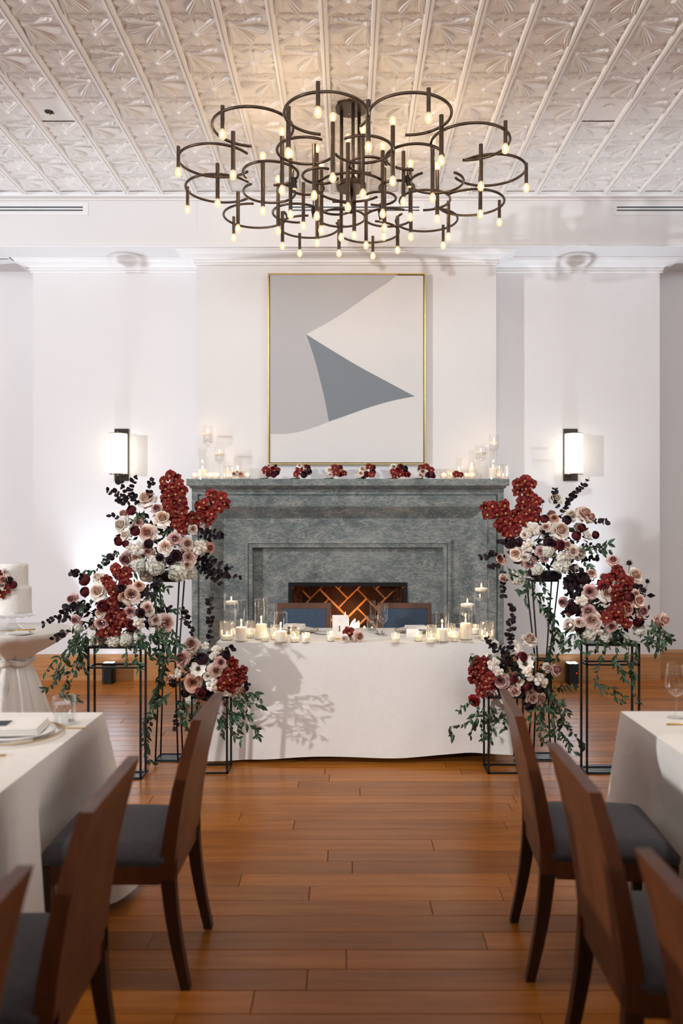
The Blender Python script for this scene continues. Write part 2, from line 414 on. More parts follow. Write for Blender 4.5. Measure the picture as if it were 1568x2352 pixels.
M['dark'] = petal_mat('near_black_petal', (0.022, 0.004, 0.008), heart=(0.010, 0.002, 0.004))
M['red'] = petal_mat('red_petal', (0.28, 0.012, 0.014), heart=(0.15, 0.005, 0.008))
M['orchid'] = petal_mat('oxblood_orchid_petal', (0.200, 0.017, 0.013), 0.42, 0.28, (0.12, 0.010, 0.010))
M['lip'] = petal_mat('orchid_lip', (0.62, 0.30, 0.11))
M['hydra'] = petal_mat('ivory_floret', (0.78, 0.76, 0.67), heart=(0.70, 0.68, 0.56))
M['leaf'] = noisy(mat('glossy_green_leaf', (0.028, 0.066, 0.030), 0.34, spec=0.45), 30, 0.2, rand=0.35)
M['leafdark'] = noisy(mat('plum_black_leaf', (0.012, 0.006, 0.009), 0.5, spec=0.22), 30, 0.2, rand=0.4)
M['stem'] = noisy(mat('green_stem', (0.05, 0.065, 0.025), 0.6), 30, 0.2)
M['moss'] = noisy(mat('dark_filler_leaf', (0.018, 0.032, 0.016), 0.5), 30, 0.3)

# ================================================================== STRUCTURE
Y_WALL, Y_BREAST, Y_SOF, Y_REC = 7.73, 7.50, 7.30, 8.02
Z_CEIL, Z_SOF = 4.542, 4.056
XL, XR = -3.06, 3.02          # ends of the projecting bay
BL, BR = -1.43, 1.39          # chimney breast
HX0, HX1, HY0 = -14.0, 7.0, -9.0

def struct(name, mb, m, parent=None, smooth=False, bevel=0.0):
    o = mb.build(name, m, parent, smooth=smooth, bevel=bevel)
    if parent is None: o['kind'] = 'structure'
    return o

floor = struct('floor', MB().box(HX0, HX1, HY0, 8.3, -0.12, -0.010), M['subfloor'])
# planks
planks = []
rw = 0.124; y = 0.62; rp = random.Random(11)
while y < 8.2:
    x = -5.2-rp.random()*1.4
    while x < 5.0:
        L = rp.uniform(0.75, 2.1)
        planks.append((x, x+L, y, y+rw)); x += L
    y += rw
planks.sort(key=lambda q: (0 if abs((q[0]+q[1])/2) < 0.62*q[2]+1.0 else 100)+q[2])
for i, (x0, x1, y0, y1) in enumerate(planks[:300]):
    cx, cy = (x0+x1)/2, (y0+y1)/2
    hx, hy = (x1-x0)/2-0.0011, rw/2-0.0011
    b = MB(); e = 0.0016
    b.add([(-hx,-hy,-.012),(hx,-hy,-.012),(hx,hy,-.012),(-hx,hy,-.012),(-hx,-hy,-e),(hx,-hy,-e),(hx,hy,-e),(-hx,hy,-e),
           (-hx+e,-hy+e,0),(hx-e,-hy+e,0),(hx-e,hy-e,0),(-hx+e,hy-e,0)],
          [(0,1,5,4),(1,2,6,5),(2,3,7,6),(3,0,4,7),(4,5,9,8),(5,6,10,9),(6,7,11,10),(7,4,8,11),(8,9,10,11)])
    b.build('plank', M['floor'], floor, loc=(cx, cy, 0))
b = MB()
for (x0, x1, y0, y1) in planks[300:]:
    b.box(x0+.0011, x1-.0011, y0+.0011, y1-.0011, -.012, 0)
yy = HY0
while yy < 0.6:
    b.box(HX0+.1, HX1-.1, yy, yy+rw-.002, -.012, 0); yy += rw
yy = 0.62
while yy < 8.2:
    b.box(HX0+.1, -6.7, yy, yy+rw-.002, -.012, 0); b.box(7.1-.1, 6.99, yy, yy+rw-.002, -.012, 0); yy += rw
o = b.build('plank_field', M['floor'], floor); o['kind'] = 'stuff'

# walls
w = MB()
w.box(XL, XR, Y_WALL, 8.4, 0, Z_SOF)                          # projecting bay
w.box(HX0, XL, Y_REC, 8.4, 0, Z_SOF); w.box(XR, HX1, Y_REC, 8.4, 0, Z_SOF)
w.box(BL, BR, Y_BREAST, Y_WALL+.01, 1.88, Z_SOF)              # chimney breast above the mantel
struct('wall_fireplace', w, M['wall'])
struct('wall_left', MB().box(HX0-.15, HX0, HY0, 8.4, 0, Z_CEIL+.1), M['hall'])
struct('wall_right', MB().box(HX1, HX1+.15, HY0, 8.4, 0, Z_CEIL+.1), M['hall'])
struct('wall_rear', MB().box(HX0, HX1, HY0-.15, HY0, 0, Z_CEIL+.1), M['hall'])
sof = MB().box(HX0, HX1, Y_SOF, 8.4, Z_SOF, Z_CEIL+.1)
struct('ceiling_soffit', sof, M['wall'])
# thin picture bead along the lower edge of the soffit, joints of two access panels
b = MB().box(HX0, HX1, Y_SOF-.008, Y_SOF, Z_SOF, Z_SOF+.016)
b.box(HX0, HX1, Y_SOF-.004, Y_SOF, Z_SOF+.022, Z_SOF+.03)
struct('trim_1', b, M['trim'])
b = MB()
for px in (452, 1075):
    X = (px-CX)*Y_SOF/F; b.box(X-.0015, X+.0015, Y_SOF-.001, Y_SOF+.001, 4.20, Z_CEIL-.06)
struct('trim_2', b, M['emboss'])

# ---- pressed tin ceiling
ceil = struct('ceiling', MB().box(HX0, HX1, HY0, Y_SOF+.05, Z_CEIL+.004, Z_CEIL+.10), M['tin'])
T = 0.31
def palm(u, v):
    h = np.zeros_like(u)
    px, py = 0.17, 0.20
    du, dv = u-px, v-py
    for a, L, wmax, bend in ((-5, .66, .10, .10), (25, .74, .125, .08), (56, .74, .13, -.04), (86, .66, .115, -.10)):
        t = math.radians(a)
        r = du*math.cos(t)+dv*math.sin(t); s = -du*math.sin(t)+dv*math.cos(t)
        s = s+bend*(r/L)**2*1.2*(1 if a < 45 else 1)
        q = np.clip(r/L, 0, 1)
        wd = wmax*(0.22+0.95*q)*np.sqrt(np.clip(1-np.clip((q-.80)/.20, 0, 1)**2, 0, 1))
        k = np.clip(1-(s/np.maximum(wd, 1e-4))**2, 0, 1)
        ins = (r > 0) & (r < L)
        lob = np.where(ins, np.sqrt(k)*(0.55+0.45*q), 0)
        rib = 0.30*np.cos(s/np.maximum(wd, 1e-3)*PI*4.5)*(k > 0)
        lob = np.where((k > 0) & ins, lob+rib*(0.3+q), 0)
        h = np.maximum(h, lob)
    h = np.maximum(h, 1.15*np.exp(-((du)**2+(dv)**2)/0.0022))
    h = np.maximum(h, 0.9*np.exp(-(((u-px+.02)/.05)**2+((v-py-.02)/.05)**2)))
    teeth = 0.35+0.22*np.sign(np.cos(u*2*PI*22))
    h = np.where((v < .095) & (v > .02), np.maximum(h, teeth), h)
    h = np.where((v > .925) & (v < .985), np.maximum(h, teeth*.8), h)
    h = np.where(v < .02, .30, h); h = np.where(v > .985, .30, h)
    return h
def star(u, v):
    x, y = (u-.5)*2, (v-.5)*2
    h = np.zeros_like(u)
    for s in (1, -1):
        d = np.abs(x-s*y)/1.414
        rid = np.clip(1-d/.13, 0, 1)
        rid = np.where(d < .125, .40+.34*np.abs(np.cos(d/.125*PI*1.0)), 0)*((np.abs(x) < .88))
        h = np.maximum(h, rid)
    r = np.sqrt(x*x+y*y)
    for ax in range(4):
        t = ax*PI/2
        a = x*math.cos(t)+y*math.sin(t); c = -x*math.sin(t)+y*math.cos(t)
        wd = np.clip(0.52*np.sin(np.clip(a/.98, 0, 1)*PI), 0.001, 1)
        k = np.clip(1-(c/wd)**2, 0, 1)
        lf = np.where(a > 0, .55*np.sqrt(k), 0)*(1-.35*np.exp(-(c/.05)**2))
        tri = (a > .72) & (np.abs(c) < (a-.72)*.75) & (a < .93)
        lf = np.where(tri, 0.0, lf)
        h = np.maximum(h, lf)
    h = np.maximum(h, 1.25*np.exp(-(r/.15)**2))
    h = np.maximum(h, np.where((r > .17) & (r < .23), .7, 0))
    h = np.where(np.maximum(np.abs(x), np.abs(y)) > .94, .30, h)
    return h
def tile_mesh(name, fn, mirror=False, n=72, depth=0.025):
    uu, vv = np.meshgrid(np.linspace(0, 1, n+1), np.linspace(0, 1, n+1))
    u2 = 1-uu if mirror else uu
    hh = fn(u2, vv) if fn else np.zeros_like(uu)
    if fn:   # soften one step
        k = hh.copy(); k[1:-1, 1:-1] = (4*hh[1:-1, 1:-1]+hh[:-2, 1:-1]+hh[2:, 1:-1]+hh[1:-1, :-2]+hh[1:-1, 2:])/8; hh = k
    g = 0.0015
    vs = np.stack([(uu-.5)*(T-g), (vv-.5)*(T-g), -hh*depth-.001], -1).reshape(-1, 3)
    idx = np.arange((n+1)*(n+1)).reshape(n+1, n+1)
    fs = np.stack([idx[:-1, :-1], idx[1:, :-1], idx[1:, 1:], idx[:-1, 1:]], -1).reshape(-1, 4)
    me = bpy.data.meshes.new(name); me.from_pydata(vs.tolist(), [], fs.tolist()); me.materials.append(M['tin'])
    me.polygons.foreach_set('use_smooth', [True]*len(fs)); me.update()
    return me
TM = {'star': tile_mesh('star_tile', star), 'pl': tile_mesh('fan_tile', palm), 'pr': tile_mesh('fan_tile', palm, True), 'blank': tile_mesh('blank_tile', None, n=2)}
BLANK = {(-8, 3), (5, 3)}
for c in range(-12, 12):
    for r in range(-4, 8):
        k = 'star' if (c+r) % 2 == 0 else ('pl' if (c+r) % 4 == 1 else 'pr')
        if (c, r) in BLANK: k = 'blank'
        link('tin_tile', TM[k], ceil, (.161+(c+.5)*T, 4.73+(r+.5)*T, Z_CEIL))
rb = MB().prism([(-.026, 0), (-.026, -.012), (-.021, -.034), (-.005, -.036), (-.003, -.027), (.003, -.027), (.005, -.036), (.021, -.034), (.026, -.012), (.026, 0)], 3.49, Y_SOF-.08, 'y').mesh('ceiling_rib', M['tin'])
for c in range(-12, 13):
    link('ceiling_rib', rb, ceil, (.161+c*T, 0, Z_CEIL))
# cornice between tin ceiling and soffit
b = MB().prism([(Y_SOF+.002, Z_CEIL-.062), (Y_SOF-.012, Z_CEIL-.062), (Y_SOF-.014, Z_CEIL-.050), (Y_SOF-.03, Z_CEIL-.045), (Y_SOF-.05, Z_CEIL-.035), (Y_SOF-.065, Z_CEIL-.018), (Y_SOF-.082, Z_CEIL-.016), (Y_SOF-.082, Z_CEIL+.004), (Y_SOF+.002, Z_CEIL+.004)], HX0, HX1, 'x')
struct('trim_3', b, M['trim'])

# ---- crown moulding following bay and breast
path = [(XL, Y_REC), (XL, Y_WALL), (BL, Y_WALL), (BL, Y_BREAST), (BR, Y_BREAST), (BR, Y_WALL), (XR, Y_WALL), (XR, Y_REC)]
prof = [(0, 3.950), (.020, 3.950), (.022, 3.958), (.014, 3.961), (.014, 3.967), (.030, 3.970), (.030, 3.978), (.022, 3.982), (.026, 3.992), (.040, 4.006), (.070, 4.016), (.105, 4.022), (.128, 4.032), (.135, 4.042), (.150, 4.043), (.155, 4.050), (.170, 4.050), (.170, Z_SOF)]
def off(i, d):
    def nrm(a, b2):
        t = Vector((b2[0]-a[0], b2[1]-a[1])).normalized(); return Vector((t.y, -t.x))
    p = Vector(path[i]); ns = []
    if i > 0: ns.append(nrm(path[i-1], path[i]))
    if i < len(path)-1: ns.append(nrm(path[i], path[i+1]))
    if len(ns) == 1: return p+ns[0]*d
    n = (ns[0]+ns[1]); n = n/(n.dot(ns[0])) if abs(n.dot(ns[0])) > 1e-6 else ns[0]
    return p+n*d
b = MB(); nP = len(prof)
for i in range(len(path)):
    for d, z in prof:
        q = off(i, d); b.v.append((q.x, q.y, z))
for i in range(len(path)-1):
    for k in range(nP-1):
        b.f.append((i*nP+k, (i+1)*nP+k, (i+1)*nP+k+1, i*nP+k+1)); b.m.append(0)
struct('trim_4', b, M['trim'])

# ---- oak baseboards
def baseboard(name, x0, x1, yw):
    struct(name, MB().prism([(yw, 0), (yw-.022, 0), (yw-.022, .225), (yw-.016, .245), (yw-.006, .252), (yw, .252)], x0, x1, 'x'), M['oak_trim'])
baseboard('baseboard_left', XL, -1.41, Y_WALL); baseboard('baseboard_right', 1.405, XR, Y_WALL)
baseboard('baseboard_far_left', HX0, XL, Y_REC); baseboard('baseboard_far_right', XR, HX1, Y_REC)

# ---- slot air vents in the soffit
def vent(x0, x1, label, z0=4.345, z1=4.462, soff=False):
    t = thing('air_vent', ((x0+x1)/2, Y_SOF, z0), label, 'vent')
    h = (x1-x0)/2
    MB().box(-h, h, -.004, .0, 0, z1-z0).build('vent_plate', M['trim'], t)
    m = (z1-z0)/2
    for dz in (-.014, .014):
        MB().box(-h+.03, h-.05, -.0065, -.003, m+dz-.0055, m+dz+.0055).build('slot', M['slot'], t)
vent(-3.75, -2.383, 'white slot vent in the soffit above the sconce by the cake table')
vent(-.58, .70, 'white slot vent in the soffit behind the chandelier')
vent(2.427, 3.80, 'white slot vent in the soffit above the sconce farther from the cake table')
# return slot on the underside of the soffit, outside the bay
t = thing('ceiling_slot_vent', (-3.75, 7.62, Z_SOF), 'narrow slot vent on the soffit underside beyond the crown moulding', 'vent')
MB().box(-.55, .55, -.05, .05, -.006, .0).build('vent_plate', M['trim'], t)
MB().box(-.50, .50, -.012, .004, -.008, -.005).build('slot', M['slot'], t)

# ================================================================== FIREPLACE
fp = thing('fireplace_mantel', (0, 7.2, 0), 'grey-green marble fireplace surround with stepped mantel shelf', 'fireplace')
ZT = 1.837; HW = 1.41; X0 = -.006
def strip(name, i0, y0, i1, y1, m, back=7.44, zb=0.0):
    """three mitred pieces (two legs and a head) of the frame between two insets"""
    def P(i, yy, side, top):
        return (X0+side*(HW-i), yy-7.2, (ZT-i) if top else zb)
    for side in (-1, 1):
        a = [P(i0, y0, side, 0), P(i1, y1, side, 0), P(i1, back, side, 0), P(i0, back, side, 0)]
        c = [P(i0, y0, side, 1), P(i1, y1, side, 1), P(i1, back, side, 1), P(i0, back, side, 1)]
        if side == 1: a = [a[1], a[0], a[3], a[2]]; c = [c[1], c[0], c[3], c[2]]
        MB().hexa(a+c).build(name, m, fp)
    l0, r0, l1, r1 = P(i0, y0, -1, 1), P(i0, y0, 1, 1), P(i1, y1, -1, 1), P(i1, y1, 1, 1)
    L0, R0, L1, R1 = P(i0, back, -1, 1), P(i0, back, 1, 1), P(i1, back, -1, 1), P(i1, back, 1, 1)
    MB().hexa([l1, r1, R1, L1, l0, r0, R0, L0]).build(name, m, fp)
strip('outer_band', 0, 7.200, .054, 7.200, M['marble'], back=7.73)
strip('groove', .054, 7.222, .068, 7.215, M['marble'])
strip('flat_band', .068, 7.208, .150, 7.208, M['marble'])
strip('lip', .150, 7.200, .165, 7.204, M['marble'])
strip('chamfer', .165, 7.206, .270, 7.300, M['marble'])
strip('field_slab', .270, 7.300, .470, 7.300, M['marble'])
strip('inner_moulding', .470, 7.275, .497, 7.272, M['marble'])
strip('inner_moulding', .497, 7.292, .505, 7.292, M['marble'])
strip('inner_moulding', .505, 7.278, .537, 7.284, M['marble'])
strip('panel_slab', .537, 7.360, .860, 7.360, M['marble'])
strip('firebox_frame', .860, 7.350, .897, 7.352, M['black'], back=7.40, zb=.42)
MB().box(X0-HW+.86, X0+HW-.86, .15, .24, 0, .425).build('hearth_slab', M['marble'], fp)
MB().box(X0-1.437, X0+1.437, -.12, .53, 1.857, 1.918).build('mantel_shelf', M['marble'], fp, bevel=.003)
MB().box(X0-1.415, X0+1.415, -.085, .53, 1.846, 1.857).build('bed_moulding', M['marble'], fp)
MB().box(X0-1.418, X0+1.418, -.045, .53, 1.837, 1.846).build('bed_moulding', M['marble'], fp)
# firebox lining: mortar bed plus separate herringbone bricks on back and sides
FB0, FB1, FBT, FBZ, FBY = X0-HW+.897, X0+HW-.897, ZT-.897, .42, 7.66
MB().add([(FB0+.07, FBY-7.2, FBZ), (FB1-.07, FBY-7.2, FBZ), (FB1-.07, FBY-7.2, FBT+.08), (FB0+.07, FBY-7.2, FBT+.08)], [(0, 1, 2, 3)]).build('mortar_bed', M['mortar'], fp)
MB().box(FB0-.02, FB1+.02, .16, .47, FBZ-.05, FBZ).build('firebox_floor', M['black'], fp)
MB().box(FB0-.02, FB1+.02, .20, .47, FBT+.05, FBT+.08).build('firebox_roof', M['black'], fp)
def herring(origin, ux, uz, n, w0, h0, shrink=1.0):
    """bricks clipped to the rectangle w0 x h0 in the plane origin + ux*a + uz*b, proud along n"""
    W0, L0, g = .126, .252, .018
    c45 = math.cos(PI/4)
    for i in range(-14, 15):
        for j in range(-14, 15):
            if (i-j) % 4 == 0: rect = (i*W0, j*W0, i*W0+L0, j*W0+W0)
            elif (i-j) % 4 == 3: rect = (i*W0, j*W0, i*W0+W0, j*W0+L0)
            else: continue
            a0, b0, a1, b1 = rect; a0 += g/2; b0 += g/2; a1 -= g/2; b1 -= g/2
            poly = [(a0, b0), (a1, b0), (a1, b1), (a0, b1)]
            poly = [((p-q)*c45*shrink+w0/2, (p+q)*c45+.02) for p, q in poly]
            for axis, lim, sg in ((0, 0, 1), (0, w0, -1), (1, 0, 1), (1, h0, -1)):    # clip
                out = []
                for k in range(len(poly)):
                    p, q = poly[k], poly[(k+1) % len(poly)]
                    dp, dq = sg*(p[axis]-lim), sg*(q[axis]-lim)
                    if dp >= 0: out.append(p)
                    if dp*dq < 0:
                        t = dp/(dp-dq); out.append((p[0]+(q[0]-p[0])*t, p[1]+(q[1]-p[1])*t))
                poly = out
                if len(poly) < 3: break
            if len(poly) < 3: continue
            ar = abs(sum(poly[k][0]*poly[(k+1) % len(poly)][1]-poly[(k+1) % len(poly)][0]*poly[k][1] for k in range(len(poly))))/2
            if ar < .0006: continue
            m = len(poly); th = .008+RND.random()*.004
            vs = [origin+ux*p+uz*q for p, q in poly]+[origin+ux*p+uz*q+n*th for p, q in poly]
            fs = [tuple(reversed(range(m))), tuple(range(m, 2*m))]+[(k, (k+1) % m, m+(k+1) % m, m+k) for k in range(m)]
            MB().add(vs, fs).build('brick', M['brick'], fp)
V = Vector
herring(V((FB0+.07, FBY-7.2, FBZ)), V((1, 0, 0)), V((0, 0, 1)), V((0, -1, 0)), FB1-FB0-.14, FBT-FBZ+.05)
for sgn, xs in ((1, FB0), (-1, FB1)):
    A = V((xs, .205, FBZ)); B = V((xs+sgn*.07, FBY-7.2, FBZ)); ln = (B-A).length; u = (B-A)/ln
    nn = V((u.y, -u.x, 0))*sgn
    h = FBT-FBZ+.05
    MB().add([A-nn*.001, B-nn*.001, B-nn*.001+V((0, 0, h)), A-nn*.001+V((0, 0, h))], [(0, 1, 2, 3)]).build('mortar_bed', M['mortar'], fp)
    herring(A, u, V((0, 0, 1)), nn, ln, h, 1.0)
# burner, log and flames
fr = thing('hearth_fire', (0.0, 7.50, FBZ), 'burning log with flames in the brick firebox behind the head table', 'fire')
MB().tube([(-.30, .02, .06), (.05, 0, .075), (.32, .02, .06)], [.05, .055, .045], 10).build('log', M['log'], fr, smooth=True)
def flame_mesh(h, r, seed, mt, lean=0.2):
    b = MB(); rr = random.Random(seed); pts = []; rad = []
    for k in range(8):
        t = k/7; pts.append((math.sin(t*3+seed)*r*.35*t+lean*h*t*t*.3, 0, t*h)); rad.append(max(r*(math.sin(min(1, t*1.5+.2)*PI*.62))*(1-t)**.7, .0006))
    return b.tube(pts, rad, 8)
for k, (x, h, r) in enumerate(((-.20, .07, .025), (-.12, .10, .03), (-.035, .20, .016), (-.005, .14, .012), (.045, .135, .045), (.075, .115, .045), (.14, .07, .03), (.22, .06, .025))):
    flame_mesh(h, r, k, None).build('flame', M['fire'], fr, loc=(x, -.02+.015*(k % 3), .07), smooth=True)
lamp('hearth_glow', 'POINT', (0.0, 7.44, .62), 7, (1.0, .46, .15), .06)

# ================================================================== PAINTING
PY = 7.455
pa = at(615, 628, PY); pb = at(977, 1067, PY)
pw, ph = pb.x-pa.x, pa.z-pb.z
pt = thing('abstract_painting', ((pa.x+pb.x)/2, Y_BREAST, pb.z), 'large abstract canvas of pale grey, slate and white shapes in thin gilt frame', 'painting')
def C(zx, zy):      # position on the canvas from measured picture fractions
    fx = (zx-58)/(1445-58); fz = 1-(zy-72)/(1752-72)
    return ((fx-.5)*pw, fz*ph)
fw = .013; yb = 0
for nm, r in (('frame_bar', (-pw/2, -pw/2+fw, 0, ph)), ('frame_bar', (pw/2-fw, pw/2, 0, ph)), ('frame_bar', (-pw/2+fw, pw/2-fw, 0, fw)), ('frame_bar', (-pw/2+fw, pw/2-fw, ph-fw, ph))):
    MB().box(r[0], r[1], -.055, 0, r[2], r[3]).build(nm, M['gold_frame'], pt)
MB().box(-pw/2+fw, pw/2-fw, -.012, 0, fw, ph-fw).build('backing_board', M['ink'], pt)
g = fw+.006
MB().box(-pw/2+g, pw/2-g, -.047, -.012, g, ph-g).build('canvas', M['canvas_white'], pt, bevel=.004)
def smooth_poly(pts, n=6):
    out = []
    for k in range(len(pts)-1):
        p0 = pts[max(k-1, 0)]; p1 = pts[k]; p2 = pts[k+1]; p3 = pts[min(k+2, len(pts)-1)]
        for j in range(n):
            t = j/n
            out.append(tuple(.5*((2*p1[a])+(-p0[a]+p2[a])*t+(2*p0[a]-5*p1[a]+4*p2[a]-p3[a])*t*t+(-p0[a]+3*p1[a]-3*p2[a]+p3[a])*t**3) for a in range(len(p1))))
    out.append(pts[-1]); return out
e1 = smooth_poly([(1200, 84), (1100, 160), (940, 265), (780, 380), (600, 495), (395, 607)])
e2 = smooth_poly([(395, 607), (470, 830), (520, 1020), (560, 1190), (595, 1375)])
e3 = smooth_poly([(595, 1375), (480, 1420), (330, 1465), (200, 1483), (76, 1481)])
e4 = smooth_poly([(395, 607), (600, 735), (850, 885), (1100, 1020), (1250, 1100), (1350, 1153)])
e5 = smooth_poly([(1350, 1153), (1160, 1190), (950, 1250), (760, 1318), (595, 1375)])
MB().prism([C(*p) for p in ([(76, 84)]+e1+e2[1:]+e3[1:])], -.0478, -.0465).build('painted_shape', M['canvas_grey'], pt)
MB().prism([C(*p) for p in (e4+e5[1:]+list(reversed(e2))[1:-1])], -.0479, -.0465).build('painted_shape', M['canvas_slate'], pt)

# ================================================================== SCONCES AND UPLIGHTS
def sconce(px, label):
    X = (px-CX)*Y_WALL/F; zc = CZ-(1045-CY)*Y_WALL/F
    t = thing('wall_sconce', (X, Y_WALL, zc-.253), label, 'sconce')
    MB().box(-.069, .069, -.016, 0, 0, .506).build('back_plate', M['bronze_dark'], t, bevel=.003)
    MB().tube([(0, -.125, .045), (0, -.125, .465)], .013, 12).build('spindle', M['bronze_dark'], t, smooth=False)
    for z in (.060, .446):
        MB().box(-.014, .014, -.125, -.01, z-.012, z+.012).build('arm', M['bronze_dark'], t)
        MB().lathe([(.045, z-.004), (.045, z+.004)], 20, c=(0, -.125, 0), cap0=True, cap1=True).build('cap_disc', M['bronze_dark'], t)
    MB().lathe([(.083, .062), (.084, .07), (.084, .440), (.083, .448)], 32, c=(0, -.125, 0)).build('glass_shade', M['shade'], t, smooth=True)
    for z in (.060, .446):
        MB().lathe([(.086, z-.003), (.086, z+.003), (.082, z+.003), (.082, z-.003), (.086, z-.003)], 32, c=(0, -.125, 0)).build('shade_rim', M['bronze_dark'], t)
    return t
sconce(280, 'lit cylinder wall sconce on the white wall on the cake table side of the fireplace')
sconce(1309, 'lit cylinder wall sconce on the white wall on the side away from the cake table')

def uplight(px, label, red=False):
    X = (px-CX)*7.60/F
    t = thing('floor_uplight', (X, 7.60, 0), label, 'uplight')
    MB().prism([(-.055, -.04), (-.04, -.055), (.04, -.055), (.055, -.04), (.055, .04), (.04, .055), (-.04, .055), (-.055, .04)], .0, .19, 'z').build('housing', M['black'], t, bevel=.004)
    for sx in (-.025, .025):
        for sy in (-.025, .025):
            MB().lathe([(.021, .190), (.021, .194)], 14, c=(sx, sy, 0), cap0=True, cap1=True).build('lens', M['led'], t)
    if red: MB().box(.025, .035, -.0565, -.054, .10, .106).build('indicator', M['red_led'], t)
    lamp('uplight_beam', 'SPOT', (X, 7.60, .205), 400, (0.80, 0.90, 1.0), .03, (X, 7.53, 4.0), math.radians(62), 1.0)
uplight(250, 'black battery uplight on the floor under the low pedestal flowers near the cake table')
uplight(1313, 'black battery uplight on the floor between the flower pedestals opposite the cake table', True)

# ceiling fittings
p = at(112, 256, 3.012*F/(CY-256))
t = thing('ceiling_junction_box', (p.x, p.y, Z_CEIL-.001), 'small open dark junction hole with wires in the blank ceiling tile', 'junction box')
MB().lathe([(.028, -.002), (.030, -.004), (.030, 0), (.001, 0)], 16, cap0=True).build('dark_hole', M['ink'], t)
MB().tube([(-.005, 0, -.002), (.004, .01, -.02), (.014, .012, -.016)], .004, 6).build('wire', M['gold'], t, smooth=True)
MB().tube([(.02, 0, -.002), (.03, .006, -.014), (.036, .01, -.006)], .004, 6).build('wire', M['ink'], t, smooth=True)
p = at(1398, 245, 3.012*F/(CY-245))
t = thing('ceiling_speaker_disc', (p.x, p.y, Z_CEIL-.001), 'flat round white cover plate in a plain ceiling tile', 'cover plate')
MB().lathe([(.042, 0), (.042, -.008), (.036, -.011), (.001, -.011)], 28).build('cover_disc', M['tin'], t, smooth=False)

# ================================================================== CHANDELIER
CHX, CHY, RZ = 0.02, 5.76, 3.995
ch = thing('ring_chandelier', (CHX, CHY, RZ), 'large bronze chandelier of open rings and upright tubes with many small globe bulbs', 'chandelier')
MB().lathe([(.115, Z_CEIL-RZ-.03), (.115, Z_CEIL-RZ+.002)], 32, cap0=True, cap1=True).build('canopy', M['bronze'], ch)
for a in (40, 160, 280):
    t = math.radians(a); x, y2 = .075*math.cos(t), .075*math.sin(t)
    MB().tube([(x, y2, -.05), (x, y2, Z_CEIL-RZ-.02)], .013, 10).build('stem_rod', M['bronze'], ch, smooth=True)
MB().lathe([(.105, -.055), (.11, -.045), (.11, -.022), (.105, -.015)], 32, cap0=True, cap1=True).build('hub_disc', M['bronze'], ch)
MB().tube([(0, 0, -.05), (0, 0, -.23)], .013, 10).build('stem_rod', M['bronze'], ch, smooth=True)
bulb_me = MB().lathe([(.009, 0), (.013, .006), (.021, .022), (.0235, .036), (.021, .050), (.013, .061), (.001, .0655)], 14).mesh('bulb', M['bulb'], True)
fil_me = MB().lathe([(.001, .012), (.006, .018), (.0085, .032), (.006, .046), (.001, .052)], 8).mesh('filament', M['filament'], True)
tubes = {}
def tube_obj(x, y2, z0, z1, r=.0145, up=False, down=True):
    L = round(z1-z0, 3); key = (L, r)
    if key not in tubes: tubes[key] = MB().tube([(0, 0, 0), (0, 0, L)], r, 12).mesh('lamp_tube', M['bronze'])
    link('lamp_tube', tubes[key], ch, (x, y2, z0))
    for on, zz, rot in ((down, z0, (PI, 0, 0)), (up, z1, (0, 0, 0))):
        if on:
            bo = link('bulb', bulb_me, ch, (x, y2, zz), rot)
            link('filament', fil_me, bo)
def arc(cx, cy, R, z, gap_dir, gap, name='ring_arc', start=None):
    n = 40; a0 = gap_dir+gap/2; a1 = gap_dir+2*PI-gap/2
    pts = [(cx+R*math.cos(a0+(a1-a0)*k/n), cy+R*math.sin(a0+(a1-a0)*k/n), z) for k in range(n+1)]
    MB().tube(pts, .0095, 8).build(name, M['bronze'], ch, smooth=True)
rad = math.radians
for k in range(12):
    a = rad(-99+30*k)
    cx, cy = .985*math.cos(a), .985*math.sin(a)
    alt = .012 if k % 2 else -.012
    arc(cx, cy, .252, alt, a+PI+(.25 if k % 2 else -.25), rad(66))
    tube_obj(1.237*math.cos(a), 1.237*math.sin(a), -.095, .045, .0125)
    j = rad(-84+30*k)
    tube_obj(.955*math.cos(j), .955*math.sin(j), -.165, .085, .0145)
for k in range(10):
    a = rad(-83+36*k)
    z = -.045 + (.015 if k % 2 else -.01)
    arc(.615*math.cos(a), .615*math.sin(a), .19, z, a+PI*(.55 if k % 2 else -.45), rad(70))
    j = rad(-65+36*k)
    tube_obj(.635*math.cos(j), .635*math.sin(j), -.21, .115, .0145, up=True)
arc(0, 0, .25, -.045, rad(30), rad(20))
for k in range(6):
    a = rad(-70+60*k)
    arc(.33*math.cos(a), .33*math.sin(a), .125, -.02-.05*(k % 2), a+PI*.6, rad(80))
    j = rad(-95+60*k)
    tube_obj(.27*math.cos(j), .27*math.sin(j), -.26, .15, .0145, up=True)
for k in range(8):
    j = rad(-80+45*k)
    tube_obj(.44*math.cos(j), .44*math.sin(j), -.235+.02*(k % 3), .13-.03*(k % 2), .0135, up=(k % 2 == 0))
for k, a in enumerate((205, 330, 130, 60)):
    t = rad(a); x, y2 = .45*math.cos(t), .45*math.sin(t)
    h = MB().tube([(0, 0, 0), (.012, -.012, -.075)], .019, 12).build('spot_head', M['black'], ch, loc=(x, y2, -.06), smooth=False)
    MB().lathe([(.016, 0), (.016, .002)], 12, cap0=True, cap1=True).build('spot_lens', M['bulb'], h, loc=(.0122, -.0122, -.079))
    MB().tube([(0, 0, 0), (0, 0, .06)], .006, 8).build('spot_stem', M['bronze'], h)
